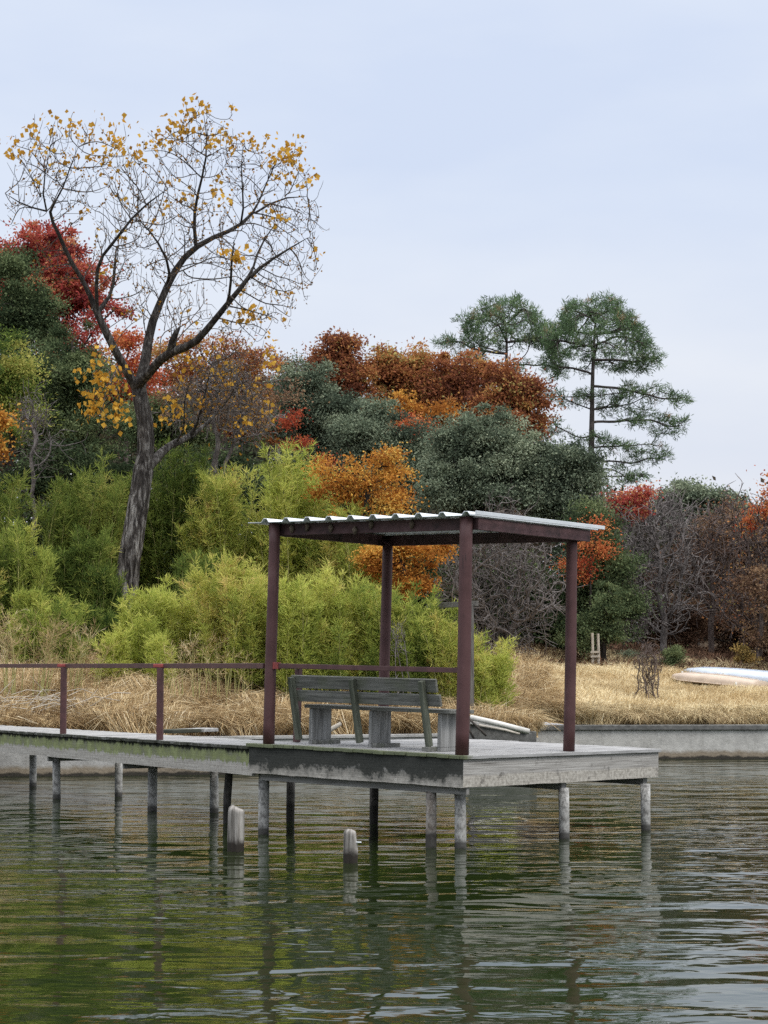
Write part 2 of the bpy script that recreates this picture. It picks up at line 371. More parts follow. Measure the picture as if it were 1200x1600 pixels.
mb = MB(); wall_run(mb, [(x + 4, y - 34.3) for x, y in ((-60, 27.7), (-12, 33.0), (-2.8, 34.5), (2.5, 36.35))], .30, -1.4, .58); mb.build('wall_face', M_WALL_L, e)
mb = MB(); wall_run(mb, [(x + 4, y - 34.3) for x, y in ((-60, 27.7), (-12, 33.0), (-2.8, 34.5), (2.5, 36.35))], .30, .582, .64, .03); mb.build('cap', M_WALL_L, e, .01)
e = empty('retaining_wall', 'short dark slip wall turning back beside the platform', 'wall', (2.6, 36.4, 0))
mb = MB(); wall_run(mb, [(-.098, -.02), (.0, 3.56)][::-1] if False else [(.02, 3.58), (.02, .24)][::-1], .2, -1.4, .60); mb.build('wall_face', M_WALL_R, e)
mb = MB(); mb.box(-.10, .10, -.05, .2, -1.4, .66); mb.build('end_post', M_CAP, e, .01)
# low slab wall that slopes down to the corner post
e = empty('slip_wall', 'low dark concrete slip wall under the white pipe', 'wall', (2.0, 35.6, 0))
A, B = at(728, 1136, 35.3) - np.array((2.0, 35.6, 0)), at(822, 1150, 35.7) - np.array((2.0, 35.6, 0))
mb = MB(); mb.beam((A[0], A[1], A[2] - .55), (B[0], B[1], B[2] - .55), .16, 1.2); mb.build('wall_face', M_CAP, e, .015)
mb = MB(); mb.beam((A[0], A[1] - .02, A[2] + .085), (B[0], B[1] - .02, B[2] + .085), .22, .06); mb.build('cap', M_WALL_L, e, .01)

# ================================================================== dock: platform + walkway, one thing
PF = np.array((.786, 20.7, .951)); TILT = R(1.3)
PM = Matrix.Translation(PF) @ Matrix.Rotation(TILT, 4, 'Y') @ Matrix(((.776, .631, 0, 0), (-.631, .776, 0, 0), (0, 0, 1, 0), (0, 0, 0, 1)))
def put(o, M, parent):
    o.parent = parent; o.matrix_basis = Matrix.Translation(-Vector(parent.location)) @ M if parent else M
dock = empty('dock', 'old grey timber dock with long mossy walkway and square platform on pilings over the lake', 'dock', (PF[0], PF[1], 0))
X0, X1, Y0, Y1 = -2.84, .085, -.085, 3.62
mb = MB(); x = X0 - .03
while x < X1 + .01:
    wd = min(.139, X1 + .03 - x); dz = rng.uniform(-.004, .004)
    mb.box(x + .003, x + wd - .003, Y0 - .028 + rng.uniform(-.016, .016), Y1 + .03 + rng.uniform(-.02, .02), -.036 + dz, dz); x += .139
put(mb.build('platform_decking', M_DECK, None, .004), PM, dock)
def fascia(name, mat, M, L, h, th=.04):
    """board in its own frame: x along, z up from its foot, y from 0 back"""
    mb = MB(); n = 14; zb = [rng.uniform(-.004, .004) for _ in range(n + 1)]
    for i in range(n):
        a, b = L * i / n, L * (i + 1) / n
        mb.v += []; mb.hexa([(a, 0, zb[i]), (b, 0, zb[i + 1]), (b, th, zb[i + 1]), (a, th, zb[i]), (a, 0, h), (b, 0, h), (b, th, h), (a, th, h)])
    o = mb.build(name, mat, None)
    bm_ = bpy.data.meshes  # merge the seams between the segments
    import bmesh
    q = bmesh.new(); q.from_mesh(o.data); bmesh.ops.remove_doubles(q, verts=q.verts, dist=.0005)
    inner = [f for f in q.faces if abs(f.normal.x) > .9 and .001 < f.calc_center_median().x < L - .001]
    bmesh.ops.delete(q, geom=inner, context='FACES'); q.to_mesh(o.data); q.free()
    put(o, M, dock); return o
FH = .285
fascia('fascia_board', M_F_BLACK, PM @ Matrix.Translation((X0, Y0, -.038 - FH)), X1 - X0 - .004, FH)['label'] = 'black stained fascia board'
fascia('fascia_board', M_F_PALE, PM @ Matrix.Translation((X1, Y0 + .001, -.039 - FH)) @ Matrix.Rotation(R(90), 4, 'Z') @ Matrix.Translation((0, 0, 0)), Y1 - Y0, FH)['label'] = 'pale knotty fascia board'
fascia('fascia_board', M_F_MOSS, PM @ Matrix.Translation((X0 + .001, Y1, -.04 - FH)) @ Matrix.Rotation(R(-90), 4, 'Z'), Y1 - Y0 - .05, FH)
fascia('fascia_board', M_F_PALE, PM @ Matrix.Translation((X1 - .05, Y1 - .001, -.04 - FH)) @ Matrix.Rotation(R(180), 4, 'Z'), X1 - X0 - .1, FH)
def joist(a, b, wd=.05, ht=.09, M=PM, mat=M_JOIST):
    a = Vector(a); b = Vector(b); L = (b - a).length; mb = MB(); mb.box(0, L, -wd / 2, wd / 2, -ht, 0)
    ang = math.atan2(b.y - a.y, b.x - a.x); o = mb.build('joist', mat, None, .004)
    put(o, M @ Matrix.Translation(a) @ Matrix.Rotation(ang, 4, 'Z'), dock); return o
zj = -.042 - FH
joist((X0 + .1, Y0 + .11, zj + .002), (X1 - .02, Y0 + .11, zj + .002), .05, .075)
joist((X0 + .1, 1.80, zj + .002), (X1 - .06, 1.80, zj + .002), .09, .085)
joist((X0 + .1, 3.44, zj + .002), (X1 - .06, 3.44, zj + .002), .09, .085)
for k in range(5): joist((X0 + .3 + k * .55, Y0 + .15, -.04), (X0 + .3 + k * .55, Y1 - .06, -.04), .045, .2)
def piling(p, r, ztop, mat, lean=(0, 0)):
    mb = MB(); k = 9; zz = np.linspace(-1.6, ztop, k)
    mb.tube([(lean[0] * z + .004 * math.sin(z * 4 + p[0]), lean[1] * z, z) for z in zz], r * (1 + .03 * np.sin(zz * 5 + p[1])), 14, True, .02)
    o = mb.build('piling', mat, None, 0, True); put(o, Matrix.Translation((p[0], p[1], 0)), dock); return o
def deck_under(p):                      # height of the fascia foot above world point p
    q = PM.inverted() @ Vector((p[0], p[1], PF[2])); return (PM @ Vector((q.x, q.y, zj))).z
for px, py, r, mat in ((412, 1303, .060, M_PILE), (719, 1325, .059, M_PILE), (881, 1310, .058, M_PILE), (1009, 1297, .056, M_PILE),
                       (454, 1283, .050, M_PILE_D), (584, 1287, .052, M_PILE_D), (673, 1324, .055, M_PILE_W)):
    p = on_z(px, py); piling(p, r, deck_under(p) - (.0 if mat is not M_PILE_D else -.02) + (.01 if px == 412 or px == 719 else -.06), mat, (rng.uniform(-.012, .012), 0))

W0 = at(396, 1166, 22.45)
wx = Vector((.483, -.876, .0085)).normalized(); wy = Vector((.876, .483, 0)); wz = wx.cross(wy).normalized(); wy = wz.cross(wx)
WM = Matrix.Translation(W0) @ Matrix(((wx.x, wy.x, wz.x, 0), (wx.y, wy.y, wz.y, 0), (wx.z, wy.z, wz.z, 0), (0, 0, 0, 1)))
WL, WW = 15.5, .98
mb = MB(); x = -WL
while x < -.005:
    wd = min(.139, .0 - x); dz = rng.uniform(-.004, .004)
    mb.box(x + .003, x + wd - .003, -.03 + rng.uniform(-.02, .012), WW + .02, -.036 + dz, dz); x += .139
put(mb.build('walkway_decking', M_WALK, None, .004), WM, dock)
wf = .28
cuts = [-WL, -11.2, -6.7, -.03]
for i in range(3):
    fascia('fascia_board', M_F_MOSS, WM @ Matrix.Translation((cuts[i] + .004, .0, -.039 - wf)), cuts[i + 1] - cuts[i] - .008, wf)['label'] = 'mossy green topped fascia board'
fascia('fascia_board', M_F_MOSS, WM @ Matrix.Translation((-.9, WW, -.039 - wf)) @ Matrix.Rotation(R(180), 4, 'Z'), WL - 1, wf)
def walk_under(p):
    q = WM.inverted() @ Vector((p[0], p[1], PF[2])); return (WM @ Vector((q.x, q.y, -.04 - wf))).z
for px, py, r, mat in ((335, 1270, .054, M_PILE), (238, 1267, .060, M_PILE), (185, 1245, .054, M_PILE), (88, 1248, .056, M_PILE), (51, 1229, .054, M_PILE)):
    p = on_z(px, py); piling(p, r, walk_under(p) + (.0 if px in (238, 88) else .02), mat, (rng.uniform(-.012, .012), 0))
for px, py in ((238, 1267), (88, 1248)):
    p = on_z(px, py); q = WM.inverted() @ Vector((p[0], p[1], .9)); joist((q.x - .0, .05, -.04 - wf), (q.x + .0, WW - .05, -.04 - wf), .06, .07, WM)
for X, Y in ((-10.6, .1), (-12.6, .1), (-12.6, .85), (-14.8, .1)):
    p = WM @ Vector((X, Y, 0)); piling(p, .055, walk_under(p) + .02, M_PILE)

# ================================================================== railing along the walkway
rl = empty('railing', 'thin maroon handrail on square posts along the mossy walkway', 'railing', (W0[0], W0[1], W0[2]))
def front_line(px):                      # point of the walkway's front edge seen in column px
    k = (px - 600) / FPX; a, b = W0[0], W0[1]; s = (a - k * b) / (wx.x - k * wx.y) * -1
    return WM @ Vector((s, .03, 0))
L_POST = PM @ Vector((-2.63, 0, 0))
pA = WM @ Vector((-14.6, .03, 0)); RZ = 1.842
mb = MB(); mb.beam(np.array((pA.x, pA.y, RZ - .02)) - np.array(rl.location), np.array((L_POST.x - .05, L_POST.y + .03, RZ)) - np.array(rl.location), .045, .058)
mb.build('top_rail', M_RAIL, rl, .004)
for px in (98, 248, -75):
    q = front_line(px); o = MB(); b = np.array(q) - np.array(rl.location); hh = RZ - .03 - q.z
    o.box(b[0] - .040, b[0] + .040, b[1] - .035, b[1] + .035, b[2] - .0, b[2] + hh); post = o.build('post', M_RAIL, rl, .005)
    c = MB(); c.box(b[0] - .085, b[0] + .085, b[1] - .040, b[1] + .034, b[2] + hh + .006, b[2] + hh + .048); k = c.build('bracket', M_RED, None, .006); k.parent = post

# ================================================================== shelter
sh = empty('shelter', 'open maroon pole shelter with ribbed metal roof on the dock platform', 'shelter', tuple(PF))
def shp(mb, name, mat, bevel=.004, smooth=False, parent=None):
    o = mb.build(name, mat, None, bevel, smooth); put(o, PM, sh)
    return o
RT = 2.405
for X, Y, zt, r in ((0, 0, RT, .066), (-2.63, 0, RT, .060), (-.02, 1.95, RT - .004, .060), (-2.63, 1.97, RT - .1, .060)):
    mb = MB(); zz = np.linspace(0, zt, 12)
    mb.tube([(X + .004 * math.sin(z * 2 + X), Y, z) for z in zz], r * (1.06 - .06 * zz / zt), 18, True, .008); shp(mb, 'post', M_PAINT, 0, True)
bh = .125; zt = RT - .003
def sh_beam(x0, x1, y0, y1, z1=zt, h=bh):
    mb = MB(); mb.box(x0, x1, y0, y1, z1 - h, z1); return shp(mb, 'beam', M_BEAM)
lf = sh_beam(-2.78, .060, .064, .104); sh_beam(.062, .104, -.02 + .084, 2.12); sh_beam(-2.735, -2.695, .106, 2.06); sh_beam(-2.693, .060, 2.035, 2.075)
for X, z in ((-2.42, -.055), (-2.2, -.04), (-1.86, -.06), (-1.3, -.035), (-.75, -.05), (-1.52, -.09)):
    mb = MB(); mb.tube([(X, .05, RT + z + .035), (X + .01, .042, RT + z), (X - .005, .048, RT + z - .05)], (.012, .03, .012), 8, True, .2)
    n = mb.build('mud_nest', M_NEST, None, 0, True); n.parent = lf; n.matrix_basis = Matrix()
# ribbed roof sheet: profile across X, ribs run along Y
prof = []; x = -2.93
while x < .19:
    prof += [(x, 0), (x + .205, 0), (x + .235, .040), (x + .275, .040)]; x += .305
prof += [(x, 0)]
prof = [(p[0], p[1]) for p in prof if p[0] <= .21]
ys = np.linspace(-.11, 2.24, 7); V = []; F = []
for y in ys: V += [(a, y, RT + .002 + b) for a, b in prof]
n = len(prof)
for i in range(len(ys) - 1):
    for j in range(n - 1): F.append((i * n + j, i * n + j + 1, (i + 1) * n + j + 1, (i + 1) * n + j))
o = array_mesh('roof_sheet', np.array(V), np.array(F), M_GALV); md = o.modifiers.new('s', 'SOLIDIFY'); md.thickness = .008; md.offset = 1; put(o, PM, sh)
tr = MB(); tr.beam((.200, -.112, RT + .030), (.200, 2.243, RT + .030), .022, .040); shp(tr, 'edge_trim', M_GALV, .003)

# the rail between the two front posts
rl2 = empty('railing', 'single maroon rail between two shelter posts in front of the bench back', 'railing', tuple(PM @ Vector((-2.2, 0, 0))))
mb = MB(); mb.beam((-2.575, .0, .848), (-.06, .0, .848), .045, .052); put(mb.build('top_rail', M_RAIL, None, .004), PM, rl2)
mb = MB(); mb.box(-2.815, -2.75, .60, .66, 0, .815); put(mb.build('post', M_RAIL, None, .004), PM, rl2)
mb = MB(); mb.beam((-2.66, .05, .842), (-2.785, .665, .842), .045, .05); put(mb.build('side_rail', M_RAIL, None, .004), PM, rl2)
mb = MB(); mb.box(-2.578, -2.50, -.032, .02, .81, .885); put(mb.build('bracket', M_RED, None, .006), PM, rl2)

# ================================================================== bench
bn = empty('park_bench', 'weathered green grey plank bench seen from behind on the dock platform', 'bench', tuple(PM @ Vector((-1.5, .4, 0))))
def bput(mb, name, mat, M=Matrix(), bevel=.006, par=None):
    o = mb.build(name, mat, None, bevel); put(o, PM @ M, bn); return o
bx0, bx1, by = -2.50, -.54, .36
lean = Matrix.Translation((0, by, 0)) @ Matrix.Rotation(R(13), 4, 'X')
for z0, z1, xa, xb in ((.625, .765, bx0 - .01, bx1 + .03), (.475, .600, bx0 + .05, bx1 + .06)):
    mb = MB(); mb.box(xa, xb, .0, .038, z0, z1); bput(mb, 'back_slat', M_BENCH, lean)
for X in (bx0 + .03, -1.60, -.66):
    mb = MB(); mb.box(X - .028, X + .028, -.072, -.003, .06, .755); bput(mb, 'back_upright', M_BENCH_V, lean)
for i, X in enumerate((bx0 + .10, -1.55, -.62)):
    mb = MB(); mb.box(X, X + .045, by + .03, by + .36, .04, .392); lg = bput(mb, 'leg', M_BENCH_P)
    mb = MB(); ya = by - .12 if i == 2 else by + .04
    mb.box(X + (.047 if i < 2 else -.085), X + (.10 if i < 2 else -.002), ya, ya + .42, .0, .045); f = mb.build('foot', M_BENCH, None, .005); f.parent = lg; f.matrix_basis = Matrix()
    if i < 3:
        mb = MB(); mb.box(X - .001, X + .046, by + .03, by + .36, .001, .039); k = mb.build('foot_block', M_BENCH_P, None, .003); k.parent = lg; k.matrix_basis = Matrix()
for j in range(3):
    mb = MB(); mb.box(bx0 + .05, bx1 + .10, by + .0 + j * .145, by + .137 + j * .145, .394, .434); bput(mb, 'seat_board', M_BENCH)

# ================================================================== old stumps and broken piles in the water
def stump(px, py, ptop, wpx, label, lop=.0, notch=False):
    p = on_z(px, py); d = p[1]; h = (py - ptop) / ppm(d) * 1.0; r = wpx / 2 / ppm(d)
    e = empty('stump', label, 'stump', p)
    mb = MB(); zz = np.concatenate([np.linspace(-1.5, h - r * .9, 14), h - r * .9 + r * .9 * np.sin(np.linspace(.25, 1.5, 6))])
    n = 22; V = []; a = np.linspace(0, 2 * np.pi, n, endpoint=False); crk = rng.uniform(-.07, .07, n)
    for z in zz:
        q = max(0, (z - (h - r * .9)) / (r * .9)); rr = r * math.sqrt(max(.02, 1 - (q * .93) ** 4))
        rr = rr * (1 + crk + rng.uniform(-.02, .02, n)); rr = np.where(np.abs(a - 4.5) < .16, rr * .82, rr)
        if notch: rr = np.where((np.cos(a - .2) > .55) & (z > h * .45), rr * .72, rr)
        V += [(rr[i] * math.cos(a[i]) + .012 * z, rr[i] * math.sin(a[i]), z - lop * math.cos(a[i]) * q * r) for i in range(n)]
    k = len(zz); F = [(i * n + j, i * n + (j + 1) % n, (i + 1) * n + (j + 1) % n, (i + 1) * n + j) for i in range(k - 1) for j in range(n)] + [tuple((k - 1) * n + j for j in range(n))]
    mb.add(V, F); mb.build('shaft', M_STUMP, e, 0, True); return e, h, r
stump(368, 1330, 1262, 25, 'taller pale split wooden stump standing in the water before the dock', .25)
e, h, r = stump(548, 1348, 1297, 22, 'short notched wooden stump with a bolt standing alone in open water', .1, True)
mb = MB(); mb.tube([(r * .5, -.02, h * .62), (r * 1.5, -.03, h * .62)], .007, 8); mb.build('bolt', M_GALV, e)
p = on_z(354, 1286); e = empty('broken_pile', 'thin black splintered pile between two pale pilings', 'pile', p)
mb = MB(); mb.tube([(0, 0, -1.5), (.0, 0, .3), (.015, 0, .62), (.03, .01, .80)], (.04, .038, .034, .012), 9, True, .22); mb.tube([(.03, .02, .2), (.045, .02, .55), (.055, .02, .72)], (.02, .024, .006), 7, True, .2)
mb.build('shaft', M_PILE_D, e)
a, b = at(330, 1204, 26.5), at(392, 1201, 24.2); e = empty('broken_timber', 'dark broken crossbar hanging under the walkway end', 'timber', (a + b) / 2)
mb = MB(); mb.tube([a - (a + b) / 2, (a * .4 + b * .6) - (a + b) / 2 + (0, 0, .012), b - (a + b) / 2], (.028, .036, .02), 7, True, .25); mb.build('shaft', M_PILE_D, e)

# ================================================================== things on the bank
def tube_thing(name, label, cat, pts, rad, mat, n=9, jit=.05, group=None, closed=True):
    c = np.mean(pts, 0); mb = MB(); mb.tube(np.array(pts) - c, rad, n, closed, jit); o = mb.build(name, mat, None, 0, True); o.location = tuple(c); return tag(o, label, cat, group)
M_PVC = plain('dirty white plastic', (.62, .60, .55), .5, .2, 6); M_STICK = plain('dark stick', (.05, .042, .035), .9); M_PALESTICK = plain('bleached stick', (.40, .36, .30), .9)
tube_thing('pipe', 'long white plastic pipe lying on the slip wall beside the platform', 'pipe', [at(735, 1121, 35.0), at(780, 1131, 35.1), at(826, 1143, 35.3)], .048, M_PVC, 12, 0)
tube_thing('stick', 'short leaning pole with reddish tip behind the bench', 'stick', [at(497, 1152, 24.6), at(516, 1140, 24.7), at(532, 1131, 24.8)], (.028, .03, .024), M_PALESTICK)
for i, (q, lab) in enumerate((([(730, 1120), (746, 1136), (760, 1150)], 'black bent stick leaning from the slip wall to the deck'), ([(733, 1126), (733, 1140), (741, 1155)], 'thin black twig beside the front shelter post'),
                              ([(748, 1133), (790, 1141), (812, 1147)], 'thin pale branch lying against the slip wall face'))):
    tube_thing('stick', lab, 'stick', [at(x, y, 34.9 - .1 * i) for x, y in q], .02, (M_STICK, M_STICK, M_PALESTICK)[i])
a, b = at(258, 1143, 33.2), at(330, 1140, 34.0); a[2] += .0
pl = MB(); c = (a + b) / 2; pl.beam(a - c, b - c, .35, .06); o = pl.build('plank', M_WALK, None, .01); o.location = tuple(c); tag(o, 'pale loose plank lying on the straw behind the walkway', 'plank')

# tall weathered frame half hidden by the front post
p0 = at(737, 1120, 37.6); z0 = gz(p0[0], p0[1]) - .2; e = empty('timber_frame', 'old grey timber post with crossbar standing in the bamboo', 'timber frame', (p0[0], p0[1], z0))
top = at(737, 944, 37.6); mb = MB(); mb.box(-.045, .045, -.045, .045, 0, top[2] - z0); mb.build('post', M_OLDWOOD, e, .006)
a, b = at(668, 947, 39.3), at(746, 943, 37.5); mb = MB(); c = np.array((p0[0], p0[1], z0)); mb.beam(a - c, b - c, .05, .10); mb.build('crossbar', M_OLDWOOD_X, e, .006)
p1 = at(674, 950, 39.2); mb = MB(); q = p1 - c; mb.box(q[0] - .04, q[0] + .04, q[1] - .04 + .07, q[1] + .04 + .07, 0, q[2] - .03); mb.build('post', M_OLDWOOD, e, .006)
# pale pair of old posts at the wood's edge
p0 = at(930, 1040, 53); z0 = gz(p0[0], p0[1]) - .1; e = empty('post_pair', 'pair of bleached wooden posts with crosspieces at the edge of the woods', 'fence post', (p0[0], p0[1], z0))
for px, pt in ((925.5, 989), (934.5, 990)):
    q = at(px, pt, 53); mb = MB(); mb.tube([(q[0] - p0[0], 0, 0), (q[0] - p0[0] + .01, 0, (q[2] - z0) / 2), (q[0] - p0[0], 0, q[2] - z0)], .036, 8, True, .1); mb.build('post', M_PALESTICK, e)
for py in (1019, 1026):
    q = at(930, py, 53); mb = MB(); mb.beam((-.12, -.05, q[2] - z0), (.12, -.05, q[2] - z0 + .01), .04, .05); mb.build('crosspiece', M_PALESTICK, e)

# upturned boats
def hull(L, W, H, bow, stern, n=26, m=13):
    V = []; F = []
    for i in range(n):
        s = i / (n - 1); f = min(1, (s / bow) ** .55 if s < bow else 1) * (1 if s < 1 - stern else 1 - .28 * ((s - 1 + stern) / stern) ** 2)
        f = max(f, .03); keel = H * (.80 + .20 * math.sin(math.pi * s)) * (1 - .28 * (1 - min(1, s / bow)) ** 2); up = .06 * (1 - min(1, s / bow)) ** 2
        for j in range(m):
            a = math.pi * j / (m - 1); ca, sa = math.cos(a), math.sin(a)
            V.append((s * L - L / 2, math.copysign(abs(ca) ** .62, ca) * W / 2 * f, up + (keel - up) * sa ** .62))
    for i in range(n - 1):
        for j in range(m - 1): F.append((i * m + j, (i + 1) * m + j, (i + 1) * m + j + 1, i * m + j + 1))
    F.append(tuple(range(m))); F.append(tuple((n - 1) * m + j for j in range(m - 1, -1, -1)))
    return V, F
M_TAN = plain('faded tan hull', (.50, .40, .31), .55, .14, 4); M_ALU = plain('dull aluminium hull', (.50, .55, .62), .42, .14, 3, .3); M_DK = plain('shadow brown keel', (.2, .15, .11))
def boat(name, label, cx_px, cy_px, d, L, W, H, az, mat, roll=0, pitch=0, lift=0):
    c = at(cx_px, cy_px, d); z = gz(c[0], c[1]) + lift; e = empty(name, label, 'boat', (c[0], c[1], z)); e.rotation_euler = (roll, pitch, az)
    V, F = hull(L, W, H, .22, .12); mb = MB(); mb.add(V, F); mb.build('hull', mat, e, 0, True)
    mb = MB(); mb.tube([(-L / 2 + .1 + k * (L - .2) / 7, 0, H * (.80 + .20 * math.sin(math.pi * (k + .1) / 7.2)) * (1 if k else .8) + .006) for k in range(8)], .014, 6); mb.build('keel', mat, e)
    for s in (-1, 1):
        mb = MB(); mb.tube([(-L / 2 + L * q, s * (W / 2 * min(1, (q / .22) ** .55) + .0), .06 * (1 - min(1, q / .22)) ** 2 + .012) for q in np.linspace(.03, .98, 14)], .018, 6); mb.build('gunwale', mat, e)
    return e
SLOPE = math.atan(.05)
boat('rowing_boat', 'faded tan upturned boat lying on the dry grass', 1119, 1064, 49.6, 2.5, .95, .23, R(-40), M_TAN, R(-3), R(4.5), .04)
boat('rowing_boat', 'pale blue grey aluminium upturned boat behind the tan one', 1168, 1066, 51.0, 3.6, 1.1, .29, R(-36), M_ALU, R(-2), R(4.0), -.02)
for px, py, d, hh, lab in ((1150, 1071, 48.6, .19, 'short white stake at the stern of the tan boat'), (1066, 1056, 51.0, .13, 'small white stake at the bow of the tan boat')):
    p = at(px, py, d); z = gz(p[0], p[1]); mb = MB(); mb.tube([(0, 0, -.1), (0, 0, hh * .7), (.004, 0, hh)], (.03, .028, .02), 8); o = mb.build('stake', M_PVC, None, 0, True); o.location = (p[0], p[1], z); tag(o, lab, 'stake')
# ================================================================== vegetation tools
def unit(v): return v / (np.linalg.norm(v, axis=-1, keepdims=True) + 1e-9)
def leaf_quads(P, L, W, D=None, spread=1.0, up=0.0):
    """a diamond leaf at each point: length L along a direction near D, width W; returns V, F"""
    n = len(P); L = np.broadcast_to(L, (n,))[:, None]; W = np.broadcast_to(W, (n,))[:, None]
    a = rng.normal(size=(n, 3)) * spread
    if D is not None: a = a + D
    a[:, 2] += up; a = unit(a); b = unit(np.cross(a, rng.normal(size=(n, 3)))); nrm = np.cross(a, b)
    V = np.stack([P, P + a * L * .42 + b * W * .5 + nrm * L * .05, P + a * L, P + a * L * .42 - b * W * .5 + nrm * L * .05], 1).reshape(-1, 3)
    return V, np.arange(n * 4).reshape(n, 4)

def colonize(seed_pts, seed_par, attr, step=.25, infl=1.6, kill=.35, iters=160, grav=(0, 0, .05), wob=.25):
    """space colonisation: grow branches from the seed skeleton to the attractor points; returns nodes, parents"""
    P = [np.array(p, float) for p in seed_pts]; par = list(seed_par); A = np.array(attr, float)
    best = np.full(len(A), 1e9); who = np.zeros(len(A), int); alive = np.ones(len(A), bool); grown = {}; fresh = list(range(len(P))); g = np.array(grav)
    for it in range(iters):
        if fresh:
            Q = np.array([P[i] for i in fresh])
            for s in range(0, len(Q), 400):
                d = ((A[:, None] - Q[None, s:s + 400]) ** 2).sum(-1); k = d.argmin(1); dm = d[np.arange(len(A)), k]
                m = dm < best; best[m] = dm[m]; who[m] = np.array(fresh)[s + k[m]]
        alive &= best > kill * kill
        act = alive & (best < infl * infl)
        if not act.any():
            if infl > 12 or not alive.any(): break
            infl *= 1.6; fresh = []; continue
        ai = np.nonzero(act)[0]; ai = ai[np.argsort(who[ai], kind='stable')]; ids, st_ = np.unique(who[ai], return_index=True); parts_ = np.split(ai, st_[1:]); new = []
        for i, a_ in zip(ids, parts_):
            i = int(i)
            v = unit(A[a_] - P[i]).sum(0); v = unit(v) + g + rng.normal(size=3) * wob; v = unit(v)
            if sum(float(v @ q) > .80 for q in grown.get(i, ())) or len(grown.get(i, ())) > 2: alive[a_[rng.integers(len(a_))]] = False; continue
            grown.setdefault(i, []).append(v); new.append((i, P[i] + v * step))
        fresh = []
        for i, q in new:
            P.append(q); par.append(int(i)); fresh.append(len(P) - 1)
    return np.array(P), np.array(par)

def add_twigs(P, par, ok, prob, L, nseg=3, up=.35, wob=.35):
    """short side shoots on the nodes in ok"""
    src = ok[rng.random(len(ok)) < prob]; Q = [P]; pp = [par]; base = len(P); prev = src.copy(); pos = P[src].copy()
    d = unit(P[src] - P[np.maximum(par[src], 0)]); side = unit(np.cross(d, rng.normal(size=d.shape))); v = unit(d * rng.uniform(.2, .9, (len(src), 1)) + side + np.array((0, 0, up)))
    Ls = L * rng.uniform(.4, 1.3, (len(src), 1)) / nseg
    for k in range(nseg):
        v = unit(v + rng.normal(size=v.shape) * wob * .5 + np.array((0, 0, up * .3))); pos = pos + v * Ls; Q.append(pos.copy()); pp.append(prev.copy()); prev = base + k * len(src) + np.arange(len(src))
    return np.concatenate(Q), np.concatenate(pp).astype(int)
def chains(par):
    n = len(par); kids = [[] for _ in range(n)]; size = np.ones(n)
    for i in range(n - 1, -1, -1):
        if par[i] >= 0: kids[par[i]].append(i); size[par[i]] += size[i]
    out = []; stack = [(i, -1) for i in range(n) if par[i] < 0]
    while stack:
        i, p = stack.pop(); c = [p, i] if p >= 0 else [i]
        while kids[i]:
            ks = sorted(kids[i], key=lambda q: -size[q])
            for q in ks[1:]: stack.append((q, i))
            i = ks[0]; c.append(i)
        out.append(c)
    return out, kids
def pipe_radius(par, tip, expo=2.3, rmax=None, fixed=None):
    n = len(par); r = np.zeros(n); acc = np.zeros(n); has = np.zeros(n, bool)
    for i in range(n - 1, -1, -1):
        r[i] = acc[i] ** (1 / expo) if has[i] else tip
        if fixed is not None and i in fixed: r[i] = max(fixed[i], 1e-4)
        if par[i] >= 0: acc[par[i]] += r[i] ** expo; has[par[i]] = True
    if rmax: r = np.minimum(r, rmax)
    return r
def tubes(P, par, r, thick_sides=8, jit=.0, smooth_it=1):
    """one tube per chain; few sides on twigs"""
    ch, kids = chains(par); VV, FF, base = [], [], 0; ref0 = np.eye(3)
    for c in ch:
        if len(c) < 2: continue
        pts = P[c].copy(); rr = r[c].copy()
        if len(c) > 1 and rr[0] > rr[1] * 1.3 and par[c[1]] == c[0]: rr[0] = rr[1] * 1.15
        for _ in range(smooth_it):
            if len(pts) > 3: pts[1:-1] = pts[1:-1] * .5 + (pts[:-2] + pts[2:]) * .25
        rr[-1] *= .5
        mr = rr.max(); n = thick_sides if mr > .07 else 5 if mr > .025 else 3
        t = unit(np.gradient(pts, axis=0)); ref = ref0[np.argmin(np.abs(t.mean(0)))]; u = unit(np.cross(t, ref)); v = np.cross(t, u); a = np.arange(n) * 2 * np.pi / n
        q = rr[:, None] * (1 + (rng.uniform(-jit, jit, (len(c), n)) if jit and n > 5 else 0))
        X = pts[:, None] + q[..., None] * (np.cos(a)[None, :, None] * u[:, None] + np.sin(a)[None, :, None] * v[:, None])
        k = len(c); i = np.arange(k - 1)[:, None] * n; j = np.arange(n)[None]; j2 = (j + 1) % n
        FF.append(np.stack([i + j, i + j2, i + n + j2, i + n + j], -1).reshape(-1, 4) + base); VV.append(X.reshape(-1, 3)); base += k * n
    return np.concatenate(VV), np.concatenate(FF), kids

